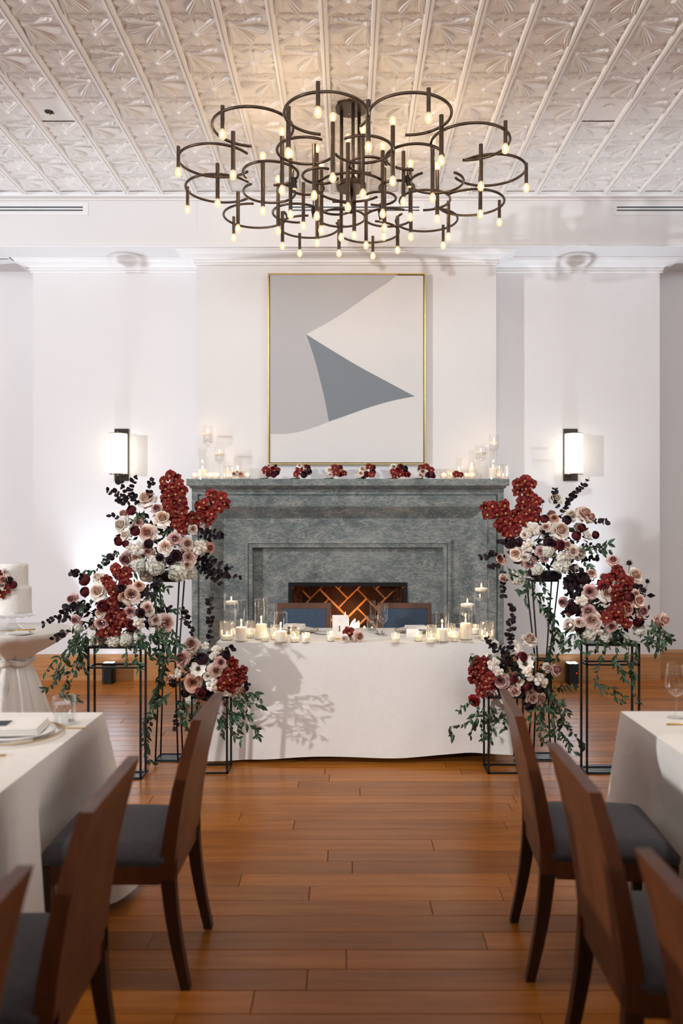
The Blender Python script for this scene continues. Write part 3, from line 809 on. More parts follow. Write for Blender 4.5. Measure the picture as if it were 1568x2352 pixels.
for k in range(6):
    j = rad(-65+60*k)
    o = lamp('chandelier_glow', 'POINT', (CHX+.635*math.cos(j), CHY+.635*math.sin(j), RZ+.15), 3.4, (1.0, .74, .46), .025)
    j = rad(-35+60*k)
    o = lamp('chandelier_glow', 'POINT', (CHX+1.05*math.cos(j), CHY+1.05*math.sin(j), RZ-.20), 2.0, (1.0, .74, .46), .025)

# ================================================================== CHAIRS
CW = .43           # overall width
BACK = [(-.050, 0.0), (-.030, .10), (-.012, .22), (-.002, .34), (0.0, .42), (-.010, .52), (-.030, .65), (-.057, .77), (-.088, .885)]   # rear face line (y, z)
def rear(z):
    for (y0, z0), (y1, z1) in zip(BACK, BACK[1:]):
        if z0 <= z <= z1: return y0+(y1-y0)*(z-z0)/(z1-z0)
    return BACK[-1][0]
def slab(zs, x0, x1, ya, yb):
    """curved slab following the rear line, between offsets ya(z) and yb(z) in front of it"""
    b = MB(); n = len(zs)
    for z in zs:
        r = rear(z); a, c = ya(z), yb(z)
        b.v += [(x0, r+a, z), (x1, r+a, z), (x1, r+c, z), (x0, r+c, z)]
    for i in range(n-1):
        for k in range(4):
            b.f.append((i*4+k, i*4+(k+1) % 4, (i+1)*4+(k+1) % 4, (i+1)*4+k)); b.m.append(0)
    b.f.append((3, 2, 1, 0)); b.m.append(0); b.f.append(tuple((n-1)*4+k for k in range(4))); b.m.append(0)
    return b
zl = [0, .06, .12, .18, .24, .30, .36, .42]
zb = [.36, .42, .50, .58, .66, .74, .82, .885]
h = CW/2; pw_ = .036
CH = {}
for sx, nm in ((-1, 'l'), (1, 'r')):
    x0, x1 = sorted((sx*h, sx*(h-.036)))
    CH['post'+nm] = slab(zb, x0, x1, lambda z: 0, lambda z: .052-.020*(z-.36)/.52).mesh('back_post', M['chair_wood'])
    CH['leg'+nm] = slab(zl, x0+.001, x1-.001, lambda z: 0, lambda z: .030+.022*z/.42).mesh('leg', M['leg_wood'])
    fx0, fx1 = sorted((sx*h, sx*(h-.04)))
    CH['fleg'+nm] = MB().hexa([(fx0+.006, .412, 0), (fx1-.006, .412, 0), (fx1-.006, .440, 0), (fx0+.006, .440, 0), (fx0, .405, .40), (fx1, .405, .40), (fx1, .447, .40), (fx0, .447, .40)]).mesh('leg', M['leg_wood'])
    CH['rail'+nm] = MB().box(sx*h-.024 if sx > 0 else sx*h+.002, sx*h-.002 if sx > 0 else sx*h+.024, .05, .41, .345, .405).mesh('seat_rail', M['chair_wood'])
CH['toprail'] = slab([.845, .865, .885], -h+.036, h-.036, lambda z: 0, lambda z: .033).mesh('top_rail', M['chair_wood'])
CH['panel'] = slab([.40, .46, .54, .62, .70, .78, .845], -h+.036, h-.036, lambda z: .0005, lambda z: .016).mesh('back_panel', M['chair_wood'])
CH['pad'] = slab([.43, .50, .58, .66, .74, .80, .843], -h+.037, h-.037, lambda z: .016, lambda z: .030+.010*math.sin(min(1, max(0, (z-.43)/.41))*PI)).mesh('back_pad', M['blue_fabric'], False)
CH['frail'] = MB().box(-h+.04, h-.04, .420, .444, .345, .405).mesh('seat_rail', M['chair_wood'])
CH['brail'] = MB().box(-h+.036, h-.036, .006, .046, .345, .42).mesh('seat_rail', M['chair_wood'])
def cushion():
    b = MB(); n = 10
    def top(u, v):
        x = (u-.5)*2; y = (v-.5)*2
        r = max(0, 1-x**6)*max(0, 1-y**6)
        return ((u-.5)*(CW+.004), .034+v*.418, .432+.040*r**.35+.008*(1-x*x)*(1-y*y))
    b.grid(top, 16, 16)
    ring = [(i, 0) for i in range(17)]+[(16, j) for j in range(1, 17)]+[(i, 16) for i in range(15, -1, -1)]+[(0, j) for j in range(15, 0, -1)]
    m = len(ring); st = len(b.v)
    for (i, j) in ring:
        x, y2, z = b.v[j*17+i]; b.v.append((x*.985, .243+(y2-.243)*.985, .404))
    for k in range(m):
        k2 = (k+1) % m
        a = ring[k][1]*17+ring[k][0]; c = ring[k2][1]*17+ring[k2][0]
        b.f.append((st+k, st+k2, c, a)); b.m.append(0)
    b.f.append(tuple(st+k for k in range(m-1, -1, -1))); b.m.append(0)
    return b.mesh('seat_cushion', M['chair_fabric'], True)
CH['cushion'] = cushion()
def chair(x, y, rz, label, group=None):
    t = thing('dining_chair', (x, y, 0), label, 'chair', group, rz)
    for nm, k in (('back_post', 'postl'), ('back_post', 'postr'), ('top_rail', 'toprail'), ('back_panel', 'panel'), ('back_pad', 'pad'), ('seat_rail', 'frail'), ('seat_rail', 'brail'), ('seat_rail', 'raill'), ('seat_rail', 'railr'), ('leg', 'legl'), ('leg', 'legr'), ('leg', 'flegl'), ('leg', 'flegr'), ('seat_cushion', 'cushion')):
        link(nm, CH[k], t)
    return t
# along the table that carries the water tumbler (chair backs towards the aisle)
chair(-.565, 2.815, PI/2-.01, 'walnut chair with grey seat at the tumbler table, closest to the fireplace')
chair(-.660, 1.985, PI/2+.02, 'walnut chair at the tumbler table, second from the fireplace')
chair(-.680, 1.285, PI/2, 'walnut chair at the tumbler table, third from the fireplace')
# along the table that carries the wine glass
chair(.655, 2.860, -PI/2-.07, 'walnut chair with grey seat at the wine glass table, closest to the fireplace')
chair(.665, 2.115, -PI/2-.02, 'walnut chair at the wine glass table, second from the fireplace')
chair(.655, 1.365, -PI/2, 'walnut chair at the wine glass table, third from the fireplace')
# behind the head table
chair(-.354, 6.30, PI, 'blue-backed wooden chair behind the head table, nearer the cake table')
chair(.446, 6.30, PI-.02, 'blue-backed wooden chair behind the head table, farther from the cake table')

# ================================================================== TABLES AND CLOTHS
def cloth_mesh(hx, hy, zt, hem, flare, corner, seed=1, wave=.012, indents=(), rnd=.02, seam=True, nper=240, nh=18):
    """draped rectangular cloth, origin at the centre of the table on the floor"""
    rr = random.Random(seed); ph = [rr.uniform(0, 6.28) for _ in range(6)]
    per = []
    # perimeter with slightly rounded corners
    def rect(s):
        P = 4*(hx+hy); d = s*P
        if d < 2*hx: return (-hx+d, -hy, 0, -1, d)
        d -= 2*hx
        if d < 2*hy: return (hx, -hy+d, 1, 0, d)
        d -= 2*hy
        if d < 2*hx: return (hx-d, hy, 0, 1, d)
        d -= 2*hx
        return (-hx, hy-d, -1, 0, d)
    b = MB()
    corners = [(-hx, -hy), (hx, -hy), (hx, hy), (-hx, hy)]
    for j in range(nh+1):
        t = j/nh
        for i in range(nper):
            s = i/nper; x, y2, nx, ny, _ = rect(s)
            dc = min(math.hypot(x-cx, y2-cy) for cx, cy in corners)
            cf = math.exp(-(dc/.11)**2)
            # direction blends to the diagonal in the corners
            sx = (1 if x > 0 else -1); sy = (1 if y2 > 0 else -1)
            dx, dy = nx*(1-cf)+sx*.707*cf, ny*(1-cf)+sy*.707*cf
            d = s*4*(hx+hy)
            wv = (math.sin(d*5.1+ph[0])*.5+math.sin(d*9.3+ph[1])*.35+math.sin(d*15.7+ph[2])*.22)
            wv += .8*math.exp(-((dc-.2)/.07)**2)*-1.2
            out = flare*t+corner*cf*t**1.1+wave*wv*t**1.5+.004*min(1, t*8)
            for (ix, iy, ax, ay, dep) in indents:
                q = max(0, 1-((x-ix)/ax)**4)*max(0, 1-((y2-iy)/ay)**4) if abs(x-ix) < ax and abs(y2-iy) < ay else 0
                out -= dep*q*min(1, max(0, (t-.08)/.3))
            z = zt-(zt-hem)*t-.012*(1-math.cos(min(1, t*6)*PI/2))*0
            z += (.014*math.sin(d*2.3+ph[3])+.010*math.sin(d*6.1+ph[4]))*t
            z = max(z, .004)
            b.v.append((x+dx*out, y2+dy*out, z))
    for j in range(nh):
        for i in range(nper):
            i2 = (i+1) % nper
            b.f.append((j*nper+i, (j+1)*nper+i, (j+1)*nper+i2, j*nper+i2)); b.m.append(0)
    st = len(b.v); b.v += b.v[:nper]
    b.f.append(tuple(range(st, st+nper))); b.m.append(0)
    return b
def table(name, x0, x1, y0, y1, zt, label, leg=.04):
    t = thing(name, ((x0+x1)/2, (y0+y1)/2, 0), label, 'table')
    hx, hy = (x1-x0)/2-.012, (y1-y0)/2-.012
    MB().box(-hx, hx, -hy, hy, zt-.030, zt-.002).build('table_top', M['oak_trim'], t)
    for sx in (-1, 1):
        for sy in (-1, 1):
            MB().tube([(sx*(hx-.18), sy*(hy-.18), 0), (sx*(hx-.18), sy*(hy-.18), zt-.03)], .016, 10).build('leg', M['black'], t, smooth=True)
    return t
ZTAB = .762
TX0, TX1, TY0, TY1 = -.845, .965, 5.085, 5.80
table('head_table', TX0, TX1, TY0, TY1, ZTAB-.004, 'rectangular head table under the ivory cloth before the fireplace')
hc = cloth_mesh((TX1-TX0)/2, (TY1-TY0)/2, ZTAB, .045, .030, .07, 3, .010)
o = hc.build('tablecloth', M['linen'], None, loc=((TX0+TX1)/2, (TY0+TY1)/2, 0), smooth=True)
tag(o, 'ivory cloth draped over the head table in front of the fireplace', 'tablecloth')
LT = (-1.78, -.99, .30, 3.22)
table('guest_table', *LT, ZTAB-.004, 'guest dining table under the cloth with the water tumbler')
o = cloth_mesh((LT[1]-LT[0])/2, (LT[3]-LT[2])/2, ZTAB, .012, .035, .15, 5, .020,
    indents=[((LT[1]-LT[0])/2, yy-(LT[2]+LT[3])/2, .25, .30, dd) for yy, dd in ((2.815, .10), (1.985, .20), (1.285, .22))], nper=420).build('tablecloth', M['linen'], None, loc=((LT[0]+LT[1])/2, (LT[2]+LT[3])/2, 0), smooth=True)
tag(o, 'ivory cloth on the guest table that holds the water tumbler', 'tablecloth')
RT = (1.105, 1.90, .30, 3.24)
table('guest_table', *RT, ZTAB-.004, 'guest dining table under the cloth with the wine glass')
o = cloth_mesh((RT[1]-RT[0])/2, (RT[3]-RT[2])/2, ZTAB, .012, .035, .09, 8, .020,
    indents=[(-(RT[1]-RT[0])/2, yy-(RT[2]+RT[3])/2, .25, .30, dd) for yy, dd in ((2.86, .08), (2.115, .08), (1.365, .08))], nper=420).build('tablecloth', M['linen'], None, loc=((RT[0]+RT[1])/2, (RT[2]+RT[3])/2, 0), smooth=True)
tag(o, 'ivory cloth on the guest table that holds the wine glass', 'tablecloth')

# ---- cake table: round, cloth gathered and tied
CTX, CTY, CTR, CTZ = -2.41, 5.70, .395, .765
t = thing('cake_table', (CTX, CTY, 0), 'small round pedestal table under the tied ivory cloth', 'table')
MB().lathe([(CTR-.01, CTZ-.03), (CTR-.01, CTZ-.004)], 40, cap0=True, cap1=True).build('table_top', M['oak_trim'], t)
MB().tube([(0, 0, .02), (0, 0, CTZ-.02)], .03, 12).build('pedestal', M['black'], t)
MB().lathe([(.22, 0), (.22, .015), (.05, .03)], 24, cap0=True, cap1=True).build('foot_plate', M['black'], t)
b = MB(); n = 160
lev = [(CTR*.5, CTZ), (CTR, CTZ), (CTR+.006, CTZ-.008), (CTR-.01, CTZ-.04), (CTR-.06, CTZ-.08), (CTR-.14, CTZ-.125), (.17, CTZ-.17), (.125, CTZ-.20), (.115, CTZ-.225), (.125, CTZ-.25), (.155, CTZ-.31), (.19, CTZ-.40), (.23, CTZ-.53), (.27, CTZ-.65), (.30, .006)]
for k, (r, z) in enumerate(lev):
    t_ = max(0, (k-2)/(len(lev)-3))
    for i in range(n):
        a = 2*PI*i/n
        amp = 0 if k < 3 else (.010*(k-2) if k < 6 else (.026 if k < 10 else .028+.045*(k-9)/5))
        wv = 1.6*abs(math.sin(a*5.5+.7*math.sin(a*2)))-.9+.45*math.sin(a*13+1.3)+.3*math.sin(a*4+2)
        rr2 = r+amp*wv*.7
        b.v.append((rr2*math.cos(a), rr2*math.sin(a), z))
for k in range(len(lev)-1):
    for i in range(n):
        i2 = (i+1) % n; b.f.append((k*n+i, (k+1)*n+i, (k+1)*n+i2, k*n+i2)); b.m.append(0)
b.f.append(tuple(range(n))); b.m.append(0)
rt = thing('gathered_tablecloth', (CTX, CTY, 0), 'ivory linen cloth gathered and tied below the round cake table', 'tablecloth')
b.build('drape', M['linen_plain'], rt, smooth=True)
pts = [((.135+.012*math.sin(a*6))*math.cos(a), (.135+.012*math.sin(a*6))*math.sin(a), CTZ-.222+.012*math.sin(a*3)) for a in [2*PI*k/40 for k in range(41)]]
MB().tube(pts, .020, 8).build('tie_band', M['linen_plain'], rt, smooth=True)
MB().tube([(-.02, -.145, CTZ-.22), (.01, -.165, CTZ-.225), (.05, -.15, CTZ-.215)], [.016, .028, .014], 8).build('knot', M['linen_plain'], rt, smooth=True)

# ================================================================== CANDLES AND GLASS
CAND_P = 0.0
def lathe_me(name, prof, m, n=24, smooth=True, **kw):
    return MB().lathe(prof, n, **kw).mesh(name, m, smooth)
def flame_small(parent, x, y, z, s=1.0):
    b = MB().lathe([(.0006, 0), (.0035*s, .004*s), (.0048*s, .010*s), (.0032*s, .020*s), (.0004, .030*s)], 8)
    b.build('flame', M['flame'], parent, loc=(x, y, z), smooth=True)
def candle_light(loc, p):
    lamp('candle_glow', 'POINT', loc, p, (1.0, .66, .34), .008)
def pillar(loc, H, R, hw, label, group, cp=.5):
    cp *= .5
    """clear cylinder with a pillar candle inside"""
    t = thing('cylinder_candle', loc, label, 'candle', group)
    MB().lathe([(R*.98, .0), (R, .004), (R, H-.002), (R-.0015, H), (R-.003, H-.002)], 28).build('glass_cylinder', M['glass'], t, smooth=True)
    MB().lathe([(.001, .001), (R*.97, .001), (R*.97, .009), (.001, .009)], 28).build('glass_base', M['glass_thick'], t, smooth=False)
    MB().lathe([(R-.007, .010), (R-.007, hw-.004), (R-.010, hw), (R*.4, hw-.003), (.001, hw-.005)], 24, cap0=True).build('pillar_candle', M['wax'], t, smooth=False)
    MB().tube([(0, 0, hw-.006), (.001, 0, hw+.006)], .0010, 5).build('wick', M['wick'], t)
    flame_small(t, 0, 0, hw+.003, 1.0)
    candle_light((loc[0], loc[1], loc[2]+hw+.022), cp)
    return t
def floating(loc, H, R, bowl, label, group, cp=.5):
    cp *= .5
    """stemmed vase: foot, stem, cylinder bowl with water and a floating candle"""
    t = thing('stemmed_candle', loc, label, 'candle', group)
    zb = H-bowl
    MB().lathe([(.001, .004), (R*.92, .001), (R*.95, .003), (R*.5, .008), (.010, .014), (.0065, .03), (.0058, zb*.5), (.0075, zb-.035), (.013, zb-.015), (R*.6, zb-.003), (R*.96, zb+.004), (R, zb+.012), (R, H), (R-.002, H), (R-.002, H-.002)], 28).build('stemmed_vase', M['glass'], t, smooth=True)
    wl = zb+bowl*.48
    MB().lathe([(R*.6, zb+.004), (R-.004, zb+.012), (R-.004, wl), (.001, wl)], 24).build('water', M['water'], t, smooth=False)
    MB().lathe([(R*.45, wl-.012), (R*.80, wl-.008), (R*.90, wl+.004), (R*.84, wl+.012), (R*.5, wl+.010), (.001, wl+.009)], 24, cap0=True).build('floating_candle', M['wax'], t, smooth=True)
    MB().tube([(0, 0, wl+.008), (0, 0, wl+.018)], .0010, 5).build('wick', M['wick'], t)
    flame_small(t, 0, 0, wl+.014, 1.0)
    candle_light((loc[0], loc[1], loc[2]+wl+.034), cp)
    return t
def votive(loc, H, R, style, label, group, cp=.35):
    cp *= .28
    t = thing('votive_candle', loc, label, 'candle', group)
    n = 36 if style != 'plain' else 20
    b = MB(); lev = 9
    for j in range(lev+1):
        z = H*j/lev; r0 = R*(.90+.10*min(1, j/3))
        for i in range(n):
            a = 2*PI*i/n
            if style == 'ribbed': r = r0*(1+.035*(1 if i % 2 else -1)*(1 if 0 < j < lev else 0))
            elif style == 'diamond': r = r0*(1+.030*(1 if (i//2+j) % 2 else -1)*(1 if j >= lev*.45 and j < lev else 0))
            else: r = r0
            b.v.append((r*math.cos(a), r*math.sin(a), z))
    for j in range(lev):
        for i in range(n):
            i2 = (i+1) % n; b.f.append((j*n+i, j*n+i2, (j+1)*n+i2, (j+1)*n+i)); b.m.append(0)
    b.f.append(tuple(reversed(range(n)))); b.m.append(0)
    b.build('glass_cup', M['glass_thick'], t, smooth=False)
    MB().lathe([(R*.985, H-.0015), (R*1.01, H), (R*.94, H+.0008), (R*.93, H-.0015)], 24).build('rim', M['glass_thick'], t, smooth=True)
    zw = H*.30 if style == 'plain' else min(.022, H*.3)
    hb = H*.55 if style == 'plain' else .030
    MB().lathe([(R*.78, .004), (R*.78, hb-.002), (R*.74, hb), (.001, hb-.001)], 18, cap0=True).build('tealight', M['wax'], t, smooth=False)
    flame_small(t, 0, 0, hb+.002, .85)
    candle_light((loc[0], loc[1], loc[2]+hb+.02), cp)
    return t
def on_table(px, pyb):
    Y = (CZ-ZTAB)*F/(pyb-CY)
    p = at(px, pyb, Y); return (p.x, Y, ZTAB)
def sz(px, Y): return px*Y/F
G1, G2, G3, G4 = 'tall cylinder candles on the head table', 'small votives on the head table', 'diamond-cut votives on the head table', 'stemmed floating candles on the head table'
for px, pyb, top, wax, lb in ((554, 1474, 1378, 1440, 'pillar candle in a tall cylinder beside the ribbed votive, cake end of head table'), (600, 1469, 1375, 1433, 'pillar candle in a tall cylinder hiding the champagne flute, cake end of head table'), (644.5, 1476, 1406, 1449, 'pillar candle in a short cylinder between two diamond-cut votives, cake end of head table'), (1015, 1475, 1407, 1444, 'pillar candle in a short cylinder beyond the blank place card'), (1069, 1470, 1395, 1431, 'pillar candle in a cylinder behind the shorter stemmed floating candle')):
    L = on_table(px, pyb); pillar(L, sz(pyb-top, L[1]), .043, sz(pyb-wax, L[1]), lb, G1, .5)
for px, pyb, lb in ((608, 1474, 'small votive before the tall cylinder that hides the champagne flute'), (702, 1476, 'small votive between a diamond-cut votive and the steel fork'), (759.5, 1473, 'small votive touching the number card'), (908, 1477, 'small votive standing alone before the spoons'), (960, 1473, 'small votive beside the blank place card'), (1043, 1474, 'small votive next to the shorter stemmed floating candle'), (1091, 1457, 'small votive half hidden between the two stemmed floating candles')):
    L = on_table(px, pyb); votive(L, sz(23, L[1]), .027, 'plain', lb, G2, .3)
for px, pyb, h_, lb in ((573, 1465, 39, 'diamond-cut votive between two tall cylinder candles, cake end of head table'), (632, 1469, 34, 'diamond-cut votive under the wine glass bowl, cake end of head table'), (677, 1475, 42, 'tall diamond-cut votive before the napkin with the navy card'), (990, 1477, 41, 'tall diamond-cut votive between place card and short cylinder candle'), (1034, 1466, 33, 'diamond-cut votive behind a small votive, away from the cake')):
    L = on_table(px, pyb); votive(L, sz(h_, L[1]), .032, 'diamond', lb, G3, .3)
L = on_table(521, 1470); votive(L, sz(43, L[1]), .044, 'ribbed', 'wide ribbed glass votive on the head table, end nearer the cake', None, .5)
L = on_table(1118, 1471); votive(L, sz(43, L[1]), .045, 'ribbed', 'wide ribbed glass votive on the head table, end away from the cake', None, .5)
for px, pyb, top, bowl, lb in ((531, 1461, 1363, 41, 'stemmed glass floating candle alone at the cake end of the head table'), (1073, 1475, 1367, 45, 'shorter of two stemmed floating candles side by side on the head table'), (1105, 1465, 1331, 45, 'tallest stemmed floating candle on the head table')):
    L = on_table(px, pyb); floating(L, sz(pyb-top, L[1]), .049, sz(bowl, L[1]), lb, None, .5)

# drinking glasses on the head table
def wineglass(loc, H, R, label, kind='wine', group=None):
    t = thing('wine_glass' if kind == 'wine' else 'champagne_flute', loc, label, 'glass', group)
    if kind == 'wine':
        bz = H*.42
        b = MB().lathe([(R*.8, bz+.30*H*0+H*.58), (R*.93, H*.80), (R, H*.66), (R*.97, H*.57), (R*.75, H*.47), (R*.35, H*.41), (.006, H*.385)][0:0]+[(R*.80, H), (R*.92, H*.82), (R, H*.66), (R*.95, H*.56), (R*.72, H*.47), (R*.35, H*.415), (.005, H*.39)], 28)
        z0 = H*.39
    else:
        b = MB().lathe([(R*.82, H), (R*.98, H*.80), (R, H*.62), (R*.9, H*.50), (R*.5, H*.43), (.005, H*.40)], 28); z0 = H*.40
    b.build('bowl', M['glass'], t, smooth=True)
    MB().lathe([(.005, z0), (.0040, z0*.6), (.0045, .03), (.010, .008)], 12).build('stem', M['glass'], t, smooth=True)
    fr_ = .034 if kind == 'wine' else .031
    MB().lathe([(.010, .008), (fr_*.6, .004), (fr_, .002), (fr_, .0005), (.001, .0005)], 28).build('foot', M['glass'], t, smooth=True)
def tumbler(loc, H, R, label, water=0):
    t = thing('water_tumbler', loc, label, 'glass')
    MB().lathe([(R*.93, 0), (R*.95, .004), (R, H), (R-.002, H+.0005), (R-.004, H)], 32).build('glass_wall', M['glass'], t, smooth=True)
    MB().lathe([(R*.92, .002), (R*.93, .012), (.001, .012)], 28, cap0=True).build('glass_base', M['glass_thick'], t, smooth=False)
    if water: MB().lathe([(R*.93-.004, .014), (R-.005, water), (.001, water)], 28, cap0=True).build('water', M['water'], t, smooth=False)
L = on_table(879, 1460); wineglass(L, sz(71, L[1]), .036, 'clear wine glass beside the flute on the head table')
L = on_table(856, 1454); wineglass(L, sz(75, L[1]), .022, 'slim champagne flute on the head table beside the wine glass', 'flute')
L = on_table(854, 1449); tumbler(L, sz(34, L[1]), .040, 'clear water tumbler behind the flute on the head table', .06)
L = on_table(625, 1455); wineglass(L, sz(68, L[1]), .036, 'clear wine glass among the candles at the cake end of the head table')
L = on_table(600, 1449); wineglass(L, sz(72, L[1]), .022, 'champagne flute behind the tall cylinder at the cake end of the head table', 'flute')

# place settings
def plate_set(x, y, z, label, R=.155, charger='china', under=None):
    t = thing('place_setting', (x, y, z), label, 'plate')
    m = M['glass'] if charger == 'glass' else M['china']
    MB().lathe([(.001, .002), (R*.65, .002), (R*.72, .005), (R, .012), (R, .014), (R*.72, .008), (R*.65, .005), (.001, .005)], 48).build('charger', m, t, smooth=True)
    MB().lathe([(R-.004, .0125), (R+.001, .0120), (R+.001, .0145), (R-.004, .0148), (R-.004, .0125)], 48).build('gold_rim', M['gold'], t, smooth=True)
    MB().lathe([(.001, .010), (R*.5, .010), (R*.58, .013), (R*.82, .020), (R*.82, .022), (R*.58, .016), (R*.5, .013), (.001, .013)], 48).build('dinner_plate', M['china'], t, smooth=True)
    return t
def napkin(x, y, z, hx, hy, rz, label, th=.016):
    t = thing('folded_napkin', (x, y, z), label, 'napkin', None, rz)
    for k in range(3):
        MB().box(-hx+.002*k, hx-.003*k, -hy+.001*k, hy-.002*k, k*th/3, (k+1)*th/3-.0006).build('fold', M['napkin'], t, bevel=.002)
    return t
def cutlery(name, x, y, z, L, rz, kind, label, m, group=None):
    t = thing(name, (x, y, z), label, 'cutlery', group, rz)
    MB().tube([(-L/2, 0, .003), (-.1*L, 0, .004), (.15*L, 0, .003)], [.0045, .003, .0022], 8).build('handle', m, t, smooth=True)
    if kind == 'knife': MB().prism([(.15*L, -.003), (.48*L, -.008), (.5*L, 0), (.48*L, .006), (.15*L, .003)], .0012, .004, 'z').build('blade', m, t)
    elif kind == 'spoon': MB().lathe([(.001, -.002), (.010, -.001), (.016, .003)], 14).build('spoon_bowl', m, t, loc=(.36*L, 0, .004), smooth=True).scale = (1.5, 1, 1)
    else:
        MB().prism([(.15*L, -.003), (.26*L, -.011), (.32*L, -.011), (.32*L, .011), (.26*L, .011), (.15*L, .003)], .002, .004, 'z').build('fork_head', m, t)
        for q in (-.009, -.003, .003, .009): MB().box(.32*L, .5*L, q-.0015, q+.0015, .002, .004).build('tine', m, t)
p1 = (.475, 5.60); plate_set(*p1, ZTAB, 'gold-rimmed plates at the head table before the chair farther from the cake', .15)
napkin(p1[0], p1[1]+.0, ZTAB+.022, .075, .055, .1, 'folded cream napkin lying on the plates beside the blank place card', .020)
p2 = (-.36, 5.60); plate_set(*p2, ZTAB, 'gold-rimmed plates at the head table before the chair nearer the cake', .15)
napkin(p2[0]-.02, p2[1], ZTAB+.022, .075, .055, -.1, 'folded cream napkin lying on the plates behind the diamond-cut votive', .030)
t = thing('menu_card', (p2[0]-.03, p2[1]-.058, ZTAB+.022), 'small navy card tucked against the napkin on the head table', 'card')
MB().box(-.03, .03, -.003, 0, .006, .020).build('card_face', M['navy'], t)
cutlery('spoon', .235, 5.52, ZTAB, .16, -PI/2, 'spoon', 'steel spoon by the stem of the wine glass, nearer the plates', M['silver'])
cutlery('spoon', .20, 5.52, ZTAB, .16, -PI/2, 'spoon', 'steel spoon by the stem of the wine glass, nearer the flute', M['silver'])
cutlery('fork', -.13, 5.47, ZTAB, .17, -PI/2+.2, 'fork', 'steel fork on the head table between plates and number card', M['silver'])
t = thing('side_plate', (-.16, 5.50, ZTAB), 'small white bread plate on the head table beside the number card', 'plate')
MB().lathe([(.001, .001), (.05, .001), (.075, .009), (.075, .011), (.05, .004), (.001, .004)], 36).build('plate_body', M['china'], t, smooth=True)
# number card
L = on_table(781, 1468)
t = thing('table_number_card', L, 'white card printed with the number 1 on a small gold foot', 'card')
cw_, chh = sz(36, L[1])/2, sz(55, L[1])
MB().box(-cw_*.62, cw_*.62, -.006, .022, 0, .008).build('gold_foot', M['gold'], t, bevel=.001)
cdn = MB().box(-cw_, cw_, .006, .0085, .004, chh).build('card_sheet', M['paper'], t)
z0 = chh*.30; hh1 = .036
one = [(-.009, 0), (.009, 0), (.009, .0022), (.0035, .0028), (.0035, hh1), (.0015, hh1), (-.0085, hh1-.0055), (-.0080, hh1-.0078), (-.0025, hh1-.0058), (-.0025, .0028), (-.009, .0022)]
MB().prism([(x-.005, z+z0+.004) for x, z in one], .0050, .0062).build('numeral', M['ink'], t)
b = MB()
for k in range(7):
    a0 = rad(200+20*k); b.tube([(.017*math.cos(a0+rad(i*10))+.002, .0058, chh*.78+.012*math.sin(a0+rad(i*10))) for i in range(3)], .0008, 4)
for k in range(4):
    b.tube([(-.018+.008*k+.001*i*i, .0058, chh*.80+.004*math.sin(i+k)) for i in range(5)], .0008, 4)
b.build('embossed_crest', M['emboss'], t)
L = on_table(947, 1464)
t = thing('place_card', L, 'blank white folded place card on the head table', 'card')
MB().add([(-.040, 0, 0), (.040, 0, 0), (.040, .012, .055), (-.040, .012, .055), (-.040, .026, 0), (.040, .026, 0)], [(0, 1, 2, 3), (3, 2, 5, 4)]).build('card_sheet', M['paper'], t)

# guest tables
x, y = -1.195, 2.865
plate_set(x, y, ZTAB, 'gold-rimmed glass charger on the guest table by the water tumbler', .165, 'glass')
napkin(x-.005, y-.005, ZTAB+.022, .105, .085, .12, 'thick folded cream napkin on the charger by the water tumbler', .026)
t = thing('menu_card', (x-.065, y-.015, ZTAB+.0485), 'navy menu card lying on the napkin by the water tumbler', 'card', None, .1)
MB().box(-.045, .045, -.035, .035, 0, .0018).build('card_sheet', M['navy'], t)
L = (-1.080, 3.03, ZTAB); tumbler(L, .106, .043, 'clear tumbler of water on the guest table corner', .082)
cutlery('knife', -1.075, 2.965, ZTAB, .20, .05, 'knife', 'gold knife beside the water tumbler', M['gold'])
cutlery('fork', -1.225, 2.615, ZTAB, .20, .02, 'fork', 'gold fork in front of the charger by the water tumbler', M['gold'])
cutlery('fork', -1.245, 2.575, ZTAB, .20, .02, 'fork', 'gold fork nearest the table edge before the tumbler charger', M['gold'])
wineglass((-1.33, 3.02, ZTAB), .21, .04, 'clear wine glass behind the charger on the tumbler table')
x, y = 1.385, 2.80
plate_set(x, y, ZTAB, 'gold-rimmed glass charger on the guest table by the large wine glass', .165, 'glass')
napkin(x+.02, y, ZTAB+.022, .10, .08, -.15, 'folded cream napkin on the charger by the large wine glass', .024)
cutlery('knife', 1.31, 3.02, ZTAB, .21, .03, 'knife', 'gold knife on the guest table by the large wine glass', M['gold'])
wineglass((1.287, 3.13, ZTAB), .215, .042, 'large clear wine glass standing on the guest table corner')

# ================================================================== CAKE
cz = CTZ+.001
cx_, cy_ = (30-CX)*5.66/F, 5.66
t = thing('cake_stand', (cx_, cy_, cz), 'clear pressed glass cake stand on the round table', 'cake stand')
MB().lathe([(.075, 0), (.072, .008), (.045, .030), (.022, .060), (.020, .085), (.035, .100)], 28, cap0=True).build('pedestal', M['glass'], t, smooth=True)
b = MB(); n = 64
for rr_, zz, sc_ in ((.03, .100, 0), (.140, .108, 0), (.152, .100, 1), (.154, .112, 1), (.145, .120, 0), (.001, .118, 0)):
    for i in range(n):
        a = 2*PI*i/n; r = rr_*(1+.015*sc_*math.cos(a*16)); b.v.append((r*math.cos(a), r*math.sin(a), zz-.004*sc_*math.cos(a*16)))
for k in range(5):
    for i in range(n):
        i2 = (i+1) % n; b.f.append((k*n+i, k*n+i2, (k+1)*n+i2, (k+1)*n+i)); b.m.append(0)
b.build('scalloped_plate', M['glass'], t, smooth=True)
ck = thing('wedding_cake', (cx_, cy_, cz+.120), 'two-tier white wedding cake on the glass stand', 'cake')
MB().lathe([(.135, 0), (.135, .008), (.001, .008)], 40, cap0=True).build('cake_board', M['china'], ck)
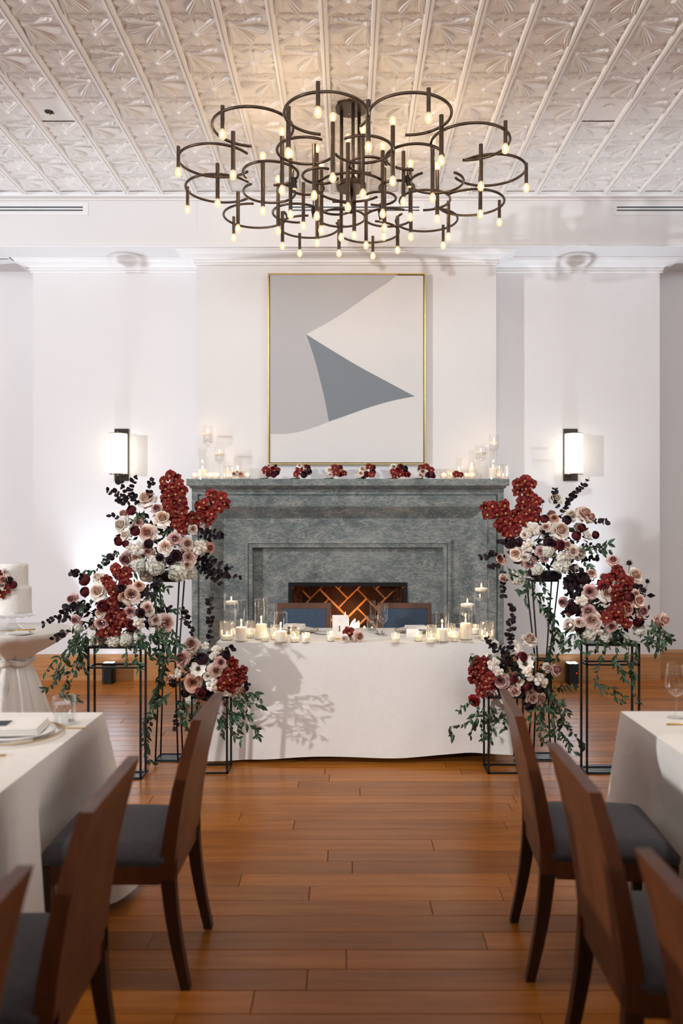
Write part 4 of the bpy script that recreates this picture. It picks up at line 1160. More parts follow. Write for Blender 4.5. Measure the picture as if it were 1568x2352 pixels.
for nm, r, z0_, z1_ in (('lower_tier', .124, .008, .190), ('upper_tier', .101, .190, .352)):
    b = MB(); n = 64; lv = 16; rr = random.Random(4)
    for j in range(lv+1):
        z = z0_+(z1_-z0_)*j/lv
        for i in range(n):
            a = 2*PI*i/n; q = r*(1+.006*math.sin(j*2.3)+.006*(rr.random()-.5))-(.004 if j == lv else 0)
            b.v.append((q*math.cos(a), q*math.sin(a), z))
    for j in range(lv):
        for i in range(n):
            i2 = (i+1) % n; b.f.append((j*n+i, j*n+i2, (j+1)*n+i2, (j+1)*n+i)); b.m.append(0)
    b.f.append(tuple(lv*n+i for i in range(n))); b.m.append(0)
    b.build(nm, M['frosting'], ck, smooth=True)
MB().lathe([(.118, 0)]+[(.1265+.0015*math.sin(k*2), .002+.012*k/5) for k in range(6)], 40).build('lower_border', M['frosting'], ck, loc=(0, 0, .008))
t = thing('dessert_plate', (-2.245, 5.43, cz), 'small white plate under the cake server on the round table', 'plate')
MB().lathe([(.001, .001), (.06, .001), (.09, .008), (.09, .010), (.06, .004), (.001, .004)], 36).build('plate_body', M['china'], t, smooth=True)
napkin(-2.245, 5.43, cz+.010, .075, .04, .25, 'folded napkin under the gold cake server on the round table', .016)
t = thing('cake_server', (-2.24, 5.43, cz+.027), 'gold cake server lying on a napkin by the cake stand', 'cake server', None, .3)
MB().tube([(.10, 0, .004), (0, 0, .005), (-.03, 0, .004)], [.006, .004, .003], 8).build('handle', M['gold'], t, smooth=True)
MB().prism([(-.03, -.004), (-.05, -.022), (-.14, 0), (-.05, .022), (-.03, .004)], .002, .005, 'z').build('blade', M['gold'], t)

# ================================================================== FLOWERS
FM = {}
def petal_ring(b, n, r0, r1, z0, z1, half, curl=0.0, ph=0.0, nu=6, nv=5, rr=None, tip=.12, mi=0):
    for k in range(n):
        th = ph+2*PI*k/n+(rr.uniform(-.12, .12) if rr else 0); jr = rr.uniform(.93, 1.07) if rr else 1
        def fn(u, v):
            s = (u-.5)*2
            wdt = half*(math.sin(min(1, v*1.15+.22)*PI*.58))**.7*(1-.25*max(0, v-.8)*5*abs(s))
            a = th+s*wdt
            r = (r0+(r1-r0)*v**1.25)*jr*(1-.06*s*s)+.010*s
            z = z0+(z1-z0)*v-tip*(s*s)*v*(z1-z0 if z1 > z0 else .2)
            if v > .6: q = (v-.6)/.4; r += curl*q*q; z -= abs(curl)*.9*q*q
            return (r*math.cos(a), r*math.sin(a), z)
        b.grid(fn, nu, nv, mi)
def rose_me(color, seed, openness=1.0):
    b = MB(); rr = random.Random(seed)
    petal_ring(b, 2, .015, .030, .05, .37, 1.7, .004, rr.random(), rr=rr, tip=.02)
    petal_ring(b, 3, .04, .065, .0, .385, 1.25, .008, rr.random()*3, rr=rr, tip=.03)
    petal_ring(b, 3, .07, .110, -.05, .385, 1.25, .012, rr.random()*3, rr=rr, tip=.04)
    petal_ring(b, 3, .10, .160, -.08, .37, 1.22, .018, rr.random()*3, rr=rr, tip=.05)
    petal_ring(b, 4, .13, .215, -.12, .335, 1.0, .03, rr.random()*3, rr=rr, tip=.08)
    petal_ring(b, 5, .14, .30*openness, -.16, .24, .80, .06, rr.random()*3, rr=rr)
    petal_ring(b, 5, .13, .385*openness, -.20, .09, .72, .11, rr.random()*3, rr=rr, tip=.3)
    petal_ring(b, 4, .10, .42*openness, -.22, -.05, .72, .11, rr.random()*3, rr=rr, tip=.3)
    return b.mesh('rose', M[color], True)
for c in ('cream', 'white', 'blush', 'peach', 'mauve', 'red'):
    FM[c] = [rose_me(c, 10+k, (1.0, 1.08, .94)[k]) for k in range(3)]
def ball_me(color, seed):
    b = MB(); rr = random.Random(seed)
    for n, R in ((4, .22), (5, .33), (6, .44), (7, .50)):
        for k in range(n):
            th = 2*PI*k/n+rr.random()
            def fn(u, v, th=th, R=R, n=n):
                s = (u-.5)*2; phi = -.5+v*(1.55 if R > .4 else 2.0); w = 1.25*PI/n*(.45+.55*math.sin(min(1, v+.2)*PI*.6))
                rr_ = R*math.cos(phi)*(1+.06*v); a = th+s*w
                return (rr_*math.cos(a), rr_*math.sin(a), R*math.sin(phi)*.9-.03*s*s)
            b.grid(fn, 3, 4)
    return b.mesh('ranunculus', M[color], True)
FM['burg'] = [ball_me('burg', 1), ball_me('burg', 2)]
FM['dark'] = [ball_me('dark', 3), ball_me('dark', 4)]
def orchid_me(seed):
    b = MB(); rr = random.Random(seed)
    for k, (ang, L, wd, z) in enumerate(((90, .48, .21, .02), (90+70, .48, .25, .05), (90-70, .48, .25, .05), (90+140, .47, .20, .0), (90-140, .47, .20, .0))):
        t = math.radians(ang+rr.uniform(-6, 6)); cu = rr.uniform(.10, .2)
        def fn(u, v, t=t, L=L, wd=wd, z=z, cu=cu):
            s = (u-.5)*2; r = .03+L*v; w = wd*max(0, 1-(2*min(1, .12+.88*v)-1)**4)**.5*(.55+.45*math.sin(v*PI*.75))
            zz = z+cu*math.sin(v*PI)*.6+.10*s*s-.12*v*v
            return (r*math.cos(t)-s*w*math.sin(t), r*math.sin(t)+s*w*math.cos(t), zz)
        b.grid(fn, 4, 5, 0)
    def lip(u, v):
        a = -PI/2+(u-.5)*2.6; r = .03+.12*v
        return (r*math.cos(a)*.8, r*math.sin(a)-.01, .20-.05*v+.06*math.sin(u*PI*3)*v)
    b.grid(lip, 6, 3, 1)
    b.tube([(0, .02, .02), (0, .01, .16), (0, -.03, .24)], [.04, .045, .03], 6, 1)
    return b.mesh('orchid_bloom', [M['orchid'], M['lip']], True)
FM['orchid'] = [orchid_me(k) for k in range(3)]
def cluster_me(color, seed, nfl, fr, R, name, npet=4):
    b = MB(); rr = random.Random(seed)
    for k in range(nfl):
        z = 1-1.35*(k+.5)/nfl; a = k*2.39996+rr.uniform(-.3, .3); q = math.sqrt(max(0, 1-z*z))
        n = Vector((q*math.cos(a), q*math.sin(a), z)); c = n*R*rr.uniform(.88, 1.05)
        t1 = n.orthogonal().normalized(); t2 = n.cross(t1); ro = rr.random()*PI
        for p in range(npet):
            an = ro+2*PI*p/npet; d = t1*math.cos(an)+t2*math.sin(an); e = n.cross(d)
            f = fr*rr.uniform(.85, 1.15)
            b.add([c, c+d*f*.55+e*f*.5+n*f*.10, c+d*f*1.05+n*f*.28, c+d*f*.55-e*f*.5+n*f*.10], [(0, 1, 2, 3)])
    b.lathe([(.001, R*.93), (R*.5, R*.8), (R*.85, R*.4), (R*.92, 0), (R*.7, -R*.35)], 12)
    return b.mesh(name, M[color], True)
FM['hydra'] = [cluster_me('hydra', k, 46, .125, .42, 'hydrangea') for k in range(2)]
def spray_me(seed):
    b = MB(); rr = random.Random(seed)
    for k in range(7):
        a = k*2.4; q = 0 if k == 0 else .30; c = Vector((q*math.cos(a), q*math.sin(a), .22 if k == 0 else rr.uniform(.02, .18)))
        s = MB(); n = 5
        for R, m in ((.10, 3), (.155, 4), (.19, 5)):
            for p in range(m):
                th = 2*PI*p/m+rr.random()
                def fn(u, v, th=th, R=R, m=m):
                    ss = (u-.5)*2; phi = -.6+v*2.05; w = 1.3*PI/m
                    r = R*math.cos(phi)*(1+.25*v)
                    return (c.x+r*math.cos(th+ss*w), c.y+r*math.sin(th+ss*w), c.z+R*math.sin(phi)+.02*math.sin(ss*7))
                s.grid(fn, 3, 3)
        b.add(s.v, s.f)
    return b.mesh('spray_rose', M['white'], True)
FM['spray'] = [spray_me(k) for k in range(2)]
def anemone_me():
    b = MB()
    for k in range(9):
        t = 2*PI*k/9
        def fn(u, v, t=t, k=k):
            s = (u-.5)*2; r = .05+.43*v; w = .2*math.sin(min(1, v*.9+.15)*PI)**.6
            return (r*math.cos(t)-s*w*math.sin(t), r*math.sin(t)+s*w*math.cos(t), .05+.12*v*v+.02*(k % 2)+.04*s*s)
        b.grid(fn, 3, 4, 0)
    b.lathe([(.001, .16), (.07, .14), (.10, .09), (.09, .04)], 10, 1)
    for k in range(16):
        a = 2*PI*k/16; b.tube([(.08*math.cos(a), .08*math.sin(a), .08), (.15*math.cos(a), .15*math.sin(a), .14)], .012, 4, 1)
    return b.mesh('anemone', [M['white'], M['ink']], True)
FM['anem'] = [anemone_me()]
def scab_me():
    b = MB().lathe([(.001, .25), (.2, .22), (.3, .08), (.22, -.1), (.05, -.2)], 10)
    for k in range(18):
        a = k*2.4; z = 1-k/12; q = math.sqrt(max(.05, 1-z*z)); d = Vector((q*math.cos(a), q*math.sin(a), z))
        b.tube([d*.2, d*.52], [.05, .01], 4)
    return b.mesh('scabiosa', M['dark'], True)
FM['scab'] = [scab_me()]
def leaf_me(name, L, Wd, m, fold=.25, curve=.2):
    b = MB()
    def fn(u, v):
        s = (u-.5)*2; w = Wd*math.sin(min(1, v*.96+.03)*PI)**.8*(1.15-.4*v)
        if Wd > .3: w = Wd*max(0, 1-(2*v-1)**2)**.5*(1.1-.2*v)
        return (s*w, L*v, fold*abs(s)*w-curve*L*v*v)
    return b.grid(fn, 2, 5).mesh(name, M[m], True)
FM['vleaf'] = [leaf_me('leaf', 1, .17, 'leaf', .5, .25), leaf_me('leaf', 1, .21, 'leaf', .35, .35)]
FM['eleaf'] = [leaf_me('leaf', 1, .34, 'leafdark', .15, .1), leaf_me('leaf', 1, .40, 'leafdark', .2, -.1)]
NAME = {'cream': 'rose', 'white': 'rose', 'blush': 'rose', 'peach': 'rose', 'mauve': 'rose', 'red': 'rose', 'burg': 'ranunculus', 'dark': 'ranunculus', 'orchid': 'orchid_bloom', 'hydra': 'hydrangea', 'spray': 'spray_rose', 'anem': 'anemone', 'scab': 'scabiosa_pod'}
def bloom(kind, pos, d, parent, face, spin=None, rr=RND):
    """flower head of diameter d; local +Z looks along face"""
    q = Vector(face).to_track_quat('Z', 'Y')
    q = q @ Quaternion((0, 0, 1), rr.uniform(-.35, .35) if kind == 'orchid' else rr.random()*6.28)
    return link(NAME[kind], rr.choice(FM[kind]), parent, pos, q, d)
def spline3(pts, n=8):
    return [Vector(p) for p in smooth_poly([tuple(p) for p in pts], n)]
def branch(parent, root, pts, kind, rr, lsize, step, name):
    """curved stem with separate leaves as its children"""
    P = spline3([Vector(p)-root for p in pts], 8)
    st = MB().tube(P, .0016 if kind == 'v' else .0014, 5).build(name, M['stem'] if kind == 'v' else M['leafdark'], parent, smooth=True)
    acc = 0; k = 0
    for a, c in zip(P, P[1:]):
        seg = (c-a).length; d = (c-a).normalized() if seg > 1e-6 else Vector((0, 0, -1))
        acc += seg
        if acc < step: continue
        acc = 0; k += 1
        side = d.orthogonal().normalized()
        for s in ((1,) if kind == 'v' and rr.random() < .35 else (1, -1)):
            rot = Quaternion(d, rr.random()*6.28 if kind == 'v' else k*1.57+rr.uniform(-.4, .4))
            dv = (rot @ side)*s
            ld = (dv*rr.uniform(.6, 1.0)+d*rr.uniform(.3, .9)+Vector((0, 0, -.35 if kind == 'v' else .05))).normalized()
            up = Vector((rr.uniform(-.5, .5), -1, rr.uniform(-.2, .9)))
            x = ld.cross(up); x = x.normalized() if x.length > 1e-4 else ld.orthogonal().normalized()
            z = x.cross(ld); m3 = Matrix((x, ld, z)).transposed()
            L = lsize*rr.uniform(.7, 1.25)*(1 if k > 1 else .8)
            link('leaf', rr.choice(FM['vleaf' if kind == 'v' else 'eleaf']), st, a, m3.to_quaternion(), L)
    return st
def arrangement(label, region, Yc, rad3, base_z, flowers, orchids, spikes, eucs, vines, seed, core, grp='tiered wedding flower arrangements'):
    """region = (x0, y0, scale): reading of the photograph; rad3 = depth radius; core = (cx, cy) centre in reading units"""
    rr = random.Random(seed); x0, y0, sc = region
    def W(zx, zy, Y): return at(x0+zx/sc, y0+zy/sc, Y)
    cc = W(core[0], core[1], Yc); rx, rz_ = core[2]/sc*Yc/F, core[3]/sc*Yc/F
    root = Vector((cc.x, Yc, base_z))
    t = thing('flower_arrangement', root, label, 'flowers')
    MB().lathe([(.085, 0), (.09, .03), (.075, .055)], 20, cap0=True, cap1=True).build('flower_bowl', M['black'], t, smooth=False)
    def depth(zx, zy, k=1.0):
        p = W(zx, zy, Yc); q = ((p.x-cc.x)/rx)**2+((p.z-cc.z)/rz_)**2
        return Yc-rad3*k*math.sqrt(max(.04, 1-min(q, 1)))+rr.uniform(-.012, .012)
    # dark filler leaves in the body
    b = MB()
    for k in range(230):
        while True:
            v = Vector((rr.uniform(-1, 1), rr.uniform(-1, 1), rr.uniform(-1, 1)))
            if v.length < 1: break
        c = Vector((cc.x+v.x*rx*.80, Yc+v.y*rad3*.75, cc.z+v.z*rz_*.82))-root
        if c.z < -.03: continue
        d = Vector((rr.uniform(-1, 1), rr.uniform(-1, .6), rr.uniform(-.8, .6))).normalized(); e = d.orthogonal().normalized()
        e = Quaternion(d, rr.random()*6.28) @ e; n = d.cross(e); L = rr.uniform(.035, .07)
        b.add([c, c+d*L*.45+e*L*.25+n*L*.06, c+d*L, c+d*L*.45-e*L*.25+n*L*.06], [(0, 1, 2, 3)], 0 if rr.random() < .6 else 1)
    o = b.build('filler_foliage', [M['moss'], M['leafdark']], t); o['kind'] = 'stuff'
    for (kind, zx, zy, d) in flowers:
        Y = depth(zx, zy); p = W(zx, zy, Y)
        n = Vector(((p.x-cc.x)/rx*.75+rr.uniform(-.2, .2), -1.0, (p.z-cc.z)/rz_*.55+.15+rr.uniform(-.2, .2)))
        dia = d/sc*Y/F*1.08
        if kind == 'scab':
            MB().tube([p-root, (p-root)+Vector((rr.uniform(-.01, .01), .03, -.10))], .0014, 5).build('stalk', M['stem'], t)
        p2 = p+Vector((0, dia*.18, 0))
        bloom(kind, p2-root, dia, t, n, rr=rr)
    # a loose back side so the bouquet is round from elsewhere
    back = ['cream', 'white', 'blush', 'mauve', 'hydra', 'spray']
    for k in range(16):
        a = rr.uniform(0, 2*PI); q = math.sqrt(rr.random())*.85
        p = Vector((cc.x+rx*q*math.cos(a), Yc+rad3*.9*math.sqrt(1-q*q), cc.z+rz_*q*math.sin(a)))
        bloom(back[k % 6], p-root, rr.uniform(.05, .075), t, (q*math.cos(a), 1, q*math.sin(a)), rr=rr)
    def orch(zx, zy, d, par, yy):
        p = W(zx, zy, yy); n = Vector((rr.uniform(-.55, .55), -1, rr.uniform(-.3, .45)))
        bloom('orchid', p-root, d/sc*yy/F, par, n, rr=rr)
    for line, blooms, d in spikes:
        L = [W(zx, zy, depth(zx, zy, .7)+.02) for zx, zy in line]
        sp = MB().tube(spline3([p-root for p in L], 6), .003, 6).build('orchid_spray', M['stem'], t, smooth=True)
        for zx, zy in blooms: orch(zx, zy, d*rr.uniform(.9, 1.12), sp, depth(zx, zy, .75)-.015+rr.uniform(-.02, .02))
    for line in eucs:
        n = len(line); Yb = [depth(*line[0], .6)]+[depth(zx, zy, .6)-.02 for zx, zy in line[1:]]
        if n == 2:
            mid = ((line[0][0]+line[1][0])/2+rr.uniform(-12, 12), (line[0][1]+line[1][1])/2+rr.uniform(-10, 10)); line = [line[0], mid, line[1]]; Yb = [Yb[0], (Yb[0]+Yb[1])/2, Yb[1]]
        branch(t, root, [W(zx, zy, yy) for (zx, zy), yy in zip(line, Yb)], 'e', rr, .034, .021, 'eucalyptus_branch')
    for line in vines:
        ys = [Yc-rad3*.7+rr.uniform(-.05, .05) for _ in line]
        branch(t, root, [W(zx, zy, yy) for (zx, zy), yy in zip(line, ys)], 'v', rr, .046, .017, 'smilax_vine')
    return t
def stand_box(x0, x1, yf, dep, h_, label, plate=True):
    t = thing('flower_stand', ((x0+x1)/2, yf+dep/2, 0), label, 'stand')
    hx, hy, r = (x1-x0)/2, dep/2, .0058
    for sx in (-1, 1):
        for sy in (-1, 1):
            MB().tube([(sx*(hx-r), sy*(hy-r), 0), (sx*(hx-r), sy*(hy-r), h_)], r, 4, sq=True).build('upright', M['black'], t)
    for z in (r, h_-r)+((h_-.125,) if h_ > .6 else ()):
        for sx in (-1, 1): MB().tube([(sx*(hx-r), -hy, z), (sx*(hx-r), hy, z)], r*.95, 4, sq=True).build('side_bar', M['black'], t)
        for sy in (-1, 1): MB().tube([(-hx, sy*(hy-r), z), (hx, sy*(hy-r), z)], r*.95, 4, sq=True).build('cross_bar', M['black'], t)
    MB().box(-hx, hx, -hy, hy, h_-.004, h_+.003).build('top_plate', M['black'], t)
    if plate: MB().box(-hx, hx, -hy-.01, hy+.05, .0005, .005).build('base_plate', M['plate_grey'], t)
    return t
def stand_waist(xc, yc, wt, wm, wb, h_, label):
    t = thing('flower_stand', (xc, yc, 0), label, 'stand')
    for sx in (-1, 1):
        for sy in (-1, 1):
            MB().tube([(sx*wb/2, sy*wb/2, .004), (sx*wm/2, sy*wm/2, h_*.55), (sx*wt/2, sy*wt/2, h_)], .0055, 6).build('upright', M['black'], t, smooth=True)
    for w_, z in ((wb, .006), (wm, h_*.55), (wt, h_-.006)):
        for s in (-1, 1):
            MB().tube([(-w_/2, s*w_/2, z), (w_/2, s*w_/2, z)], .005, 6).build('cross_bar', M['black'], t)
            MB().tube([(s*w_/2, -w_/2, z), (s*w_/2, w_/2, z)], .005, 6).build('cross_bar', M['black'], t)
    MB().box(-wt/2, wt/2, -wt/2, wt/2, h_-.003, h_+.003).build('top_plate', M['black'], t)
    MB().box(-wb/2-.01, wb/2+.01, -wb/2-.02, wb/2+.02, .0005, .005).build('base_plate', M['plate_grey'], t)
    return t
# stands: positions measured on the floor
stand_box(-1.555, -1.232, 4.74, .13, .79, 'mid-height black metal box stand next to the cake table')
stand_waist((386-CX)*5.14/F, 5.17, .165, .10, .145, 1.16, 'tall narrow-waisted black stand on the cake side of the head table')
stand_box((438-CX)*4.84/F, (523-CX)*4.84/F, 4.84, .18, .47, 'low open black cube stand at the cake end of the head table', False)
stand_box((1346-CX)*4.84/F, (1470-CX)*4.84/F, 4.84, .13, .79, 'mid-height black metal box stand beyond the head table, away from the cake')
stand_waist((1247-CX)*5.16/F, 5.19, .17, .075, .15, 1.16, 'tall narrow-waisted black stand at the head table end away from the cake')
stand_box((1120-CX)*4.84/F, (1203-CX)*4.84/F, 4.84, .18, .47, 'low open black cube stand at the head table end away from the cake', False)

R1 = (80, 1060, 2.9037); R2 = (80, 1440, 2.9037); R3 = (1020, 1060, 2.9037); R4 = (1020, 1440, 2.861)
f = [('cream',740,250,125),('burg',640,325,65),('blush',590,350,75),('mauve',810,315,78),('cream',845,380,125),('white',575,425,115),('mauve',690,410,58),('burg',665,463,66),('blush',745,475,125),('white',600,490,80),('burg',556,530,64),('burg',605,550,50),('dark',755,550,60),('mauve',930,515,82),('cream',865,570,105),('mauve',750,600,66),('spray',690,580,95),('mauve',605,655,98),('blush',1010,550,92),('spray',1090,575,100),('peach',1160,578,82),('blush',1020,640,105),('cream',1010,690,90),('hydra',800,690,150),('hydra',950,735,150),('white',740,755,115),('hydra',690,690,115),('cream',1050,450,72),('cream',1140,440,65),('blush',670,640,72),('dark',935,630,80),('dark',900,660,60),('dark',830,640,50),('hydra',1030,745,90),('spray',640,580,70)]
sp = [([(905,480),(900,300),(910,80)], [(905,95),(860,130),(945,110),(870,180),(920,165),(965,150),(890,225),(945,215),(980,195),(870,250),(930,270),(975,255),(990,295),(885,300),(935,330),(890,345),(985,340),(925,385),(970,390),(940,420),(880,385)], 84),
      ([(970,490),(1060,390),(1270,240)], [(1135,275),(1180,220),(1245,240),(1270,285),(1225,310),(1150,330),(1180,350),(1105,300),(1050,370),(1095,375),(1060,425),(1015,415),(985,460),(1165,390),(1200,265)], 88)]
eu = [[(690,290),(600,190),(545,85)],[(640,260),(560,220),(485,195)],[(680,280),(640,200),(675,95)],[(770,260),(765,190),(790,110)],[(600,400),(540,375),(490,355)],[(650,300),(590,270),(540,250)],[(1060,480),(1160,465),(1260,500)],[(1060,600),(1180,650),(1310,715)],[(1060,680),(1220,740),(1370,775)],[(1070,690),(1150,760),(1230,815)],[(1080,640),(1160,700),(1250,750)],[(560,600),(500,640),(440,700)],[(850,600),(930,610),(990,640)],[(1080,500),(1180,510),(1245,495)],[(1060,640),(1170,670),(1240,700)],[(1080,720),(1190,745),(1300,770)]]
vi = [[(560,620),(470,640),(440,690),(390,735),(330,720)],[(800,770),(820,850),(810,950),(830,1060)],[(830,780),(870,830),(900,860)],[(700,640),(680,700),(660,800)],[(700,330),(680,380),(740,350)],[(900,440),(880,470),(850,480)],[(840,780),(800,860),(760,900),(680,960)],[(820,780),(840,900),(850,1010),(840,1120),(830,1260),(850,1360),(800,1560),(790,1700)],[(850,1080),(870,1150),(900,1230),(880,1330),(850,1420),(810,1540),(770,1650),(730,1800),(740,1950),(800,2030)],[(860,1200),(830,1350),(850,1450),(800,1620),(745,1850),(760,2010)],[(900,1100),(940,1180),(930,1260)],[(880,990),(960,985),(1000,1010),(990,1060)]]
arrangement('tall wine, blush and ivory arrangement with two orchid sprays beside the cake-side sconce', R1, 5.15, .20, 1.163, f, 0, sp, eu, vi, 21, (830,540,330,290))
f = [('white',415,775,80),('cream',415,870,120),('blush',635,890,120),('peach',690,830,68),('mauve',630,1005,84),('mauve',245,920,82),('mauve',440,1080,88),('blush',865,1080,130),('blush',745,975,85),('mauve',270,1060,72),('cream',430,1010,75),('spray',690,1080,80),('burg',325,790,76),('burg',330,870,64),('burg',448,965,76),('burg',635,1090,66),('dark',575,850,62),('hydra',420,1190,115),('hydra',520,1190,115),('hydra',605,1190,105),('hydra',280,1110,95),('dark',700,1010,60),('cream',800,1060,80),('white',760,1000,70),('dark',270,745,55),('hydra',690,1170,80),('peach',590,900,70),('spray',480,1180,80)]
sp = [([(560,1160),(530,940),(560,700)], [(540,715),(480,790),(590,785),(525,865),(580,850),(515,940),(545,1000),(510,1050),(570,1080),(540,1130),(440,1165),(505,830),(610,745),(605,820),(555,920),(480,1010),(590,1040),(500,1110),(560,750),(470,1140)], 92)]
eu = [[(380,960),(220,1000),(50,1090)],[(330,770),(280,750),(240,745)],[(480,680),(470,650),(520,630)],[(700,1000),(770,1030),(800,1080)],[(330,960),(260,960),(180,990)],[(360,1000),(240,1040),(150,1050)],[(700,830),(760,840),(830,800)],[(640,930),(720,890),(800,830)],[(690,1000),(770,1020),(810,1010)],[(800,1000),(860,990),(905,985)],[(300,1100),(190,1150),(115,1190)]]
vi = [[(330,1150),(220,1250),(130,1330),(60,1420)],[(300,1160),(230,1300),(150,1450),(60,1530)],[(330,1180),(290,1330),(250,1450),(180,1550),(250,1560),(280,1600)],[(360,1180),(320,1290),(330,1400)],[(300,1130),(260,1200),(290,1250)],[(250,1100),(290,1160),(320,1230)],[(280,1150),(200,1290),(120,1480)],[(330,1200),(250,1380),(160,1560)],[(350,1130),(290,1290),(320,1350)],[(700,1180),(740,1260),(770,1310)],[(690,1180),(680,1300),(700,1400)],[(620,1220),(610,1290),(600,1380)],[(740,1160),(830,1190),(900,1250)],[(760,1150),(870,1150),(960,1210),(990,1260)],[(660,1130),(720,1180),(780,1250),(830,1290)],[(800,1120),(870,1200),(920,1300)],[(300,960),(340,960),(290,980)],[(380,1170),(450,1200),(420,1260)],[(620,1180),(700,1210),(760,1230)]]
arrangement('mid-height wine and blush arrangement with a falling orchid spray next to the cake table', R1, 4.84, .19, .793, f, 0, sp, eu, vi, 22, (560,1000,330,240))
f = [('mauve',975,215,108),('blush',1040,120,105),('blush',1205,295,112),('peach',1050,375,118),('mauve',1235,240,78),('blush',900,350,66),('peach',1380,435,64),('blush',1315,435,74),('mauve',1270,515,48),('anem',1085,285,110),('spray',1205,160,66),('spray',1135,130,56),('spray',1180,385,88),('spray',1230,420,85),('spray',1275,450,66),('spray',955,310,66),('dark',1110,215,80),('dark',915,375,50),('burg',1105,440,70),('dark',1270,190,64),('dark',1000,440,60),('white',1150,330,60),('hydra',1040,480,90),('dark',1180,480,70),('spray',1185,200,50)]
sp = [([(1200,440),(1290,350),(1340,230)], [(1325,270),(1290,310),(1365,330),(1300,350),(1260,370),(1345,370),(1320,235),(1385,290),(1240,395),(1300,400),(1385,350),(1270,320)], 82)]
eu = [[(1165,130),(1170,0),(1160,-210)],[(1060,80),(1030,-20),(985,-140)],[(1250,190),(1290,150),(1320,140)],[(1000,460),(970,520),(980,560)],[(1390,420),(1420,380),(1410,400)],[(960,540),(945,620),(940,700)]]
vi = [[(1330,480),(1420,470),(1480,430)],[(1300,500),(1400,500),(1500,520)],[(1290,560),(1400,640),(1480,680),(1490,740)],[(1290,560),(1310,680),(1380,760)],[(1340,480),(1380,560),(1440,590)],[(1000,480),(1020,560),(1060,620)],[(1280,520),(1330,600),(1400,560)],[(1250,560),(1260,650),(1230,730)],[(1000,500),(1010,600),(1000,700)],[(920,430),(860,480),(800,520)],[(1150,540),(1200,600),(1260,640)],[(1100,500),(1090,580),(1050,640)],[(1020,480),(960,560),(1000,640)],[(1330,450),(1420,440),(1500,470),(1510,540)],[(1290,570),(1350,640),(1340,740)]]
arrangement('low wine and blush arrangement in the cube stand at the cake end', R2, 4.95, .15, .473, f, 0, sp, eu, vi, 23, (1140,330,240,220))
f = [('white',750,250,95),('peach',735,378,64),('blush',940,350,112),('blush',980,370,76),('cream',780,460,135),('spray',590,460,110),('blush',680,440,66),('spray',560,560,90),('cream',485,615,105),('mauve',650,600,80),('mauve',575,680,94),('mauve',670,645,64),('white',910,615,86),('cream',860,600,92),('peach',380,655,64),('blush',820,555,64),('white',850,360,92),('spray',790,640,88),('burg',672,383,56),('burg',885,495,62),('burg',775,558,66),('burg',920,440,52),('burg',1010,490,52),('dark',700,540,70),('dark',440,540,80),('dark',500,540,60),('hydra',790,690,125),('hydra',490,775,105),('hydra',690,600,95),('spray',950,495,66),('scab',655,268,40),('scab',665,470,50),('cream',540,490,60),('hydra',620,720,90),('dark',600,740,70),('blush',395,780,60),('white',540,640,60),('dark',820,390,60)]
sp = [([(545,470),(530,300),(545,120)], [(540,130),(580,150),(490,150),(535,185),(485,205),(590,245),(520,270),(615,265),(570,325),(520,380),(605,385),(490,350),(550,410),(510,310),(560,215),(605,330),(575,295),(540,350)], 84),
      ([(480,500),(390,390),(270,310)], [(270,305),(320,300),(290,355),(345,350),(395,290),(400,340),(400,400),(440,410),(415,470),(465,420),(370,425),(500,400),(440,490),(330,320),(460,360),(390,450),(480,460)], 84)]
eu = [[(760,320),(740,250),(735,175)],[(780,350),(860,230),(968,108)],[(980,400),(1040,400),(1095,400)],[(420,640),(330,620),(250,640)],[(400,660),(330,700),(310,720)],[(400,720),(390,800),(395,905)],[(900,560),(990,560),(1060,600)],[(800,340),(830,240),(860,220)],[(430,540),(400,520),(380,540)],[(820,730),(870,790),(900,840)],[(890,640),(960,650),(1010,640)],[(700,540),(740,550),(770,540)],[(800,760),(850,820),(830,880)]]
vi = [[(900,580),(1000,590),(1120,590)],[(930,600),(1040,570),(1110,540)],[(900,640),(970,700),(960,740)],[(560,780),(530,870),(470,860)],[(560,780),(540,900),(560,960)],[(600,780),(600,880),(680,920),(690,980)],[(640,780),(660,830),(690,880)],[(600,860),(640,960),(710,1000),(740,1060)],[(690,980),(690,1100),(740,1180),(700,1290),(690,1420)],[(720,1000),(740,1120),(800,1200),(760,1290),(690,1400)],[(700,1240),(680,1350),(720,1420),(700,1480)],[(680,1380),(690,1500),(700,1600),(740,1700),(770,1800),(800,1850),(880,1960)],[(700,1400),(720,1560),(760,1650),(790,1760)],[(700,1450),(680,1600),(650,1700),(700,1800),(690,1900)],[(720,1520),(790,1500),(860,1480)],[(740,1600),(800,1640),(830,1700)],[(760,1720),(840,1790),(900,1870),(940,1900)],[(420,700),(450,760),(500,720)],[(850,720),(900,780),(960,800)],[(680,1420),(660,1540),(640,1660),(660,1780)]]
arrangement('tall wine, blush and ivory arrangement with two orchid sprays, away from the cake', R3, 5.17, .20, 1.163, f, 0, sp, eu, vi, 24, (690,560,350,260))
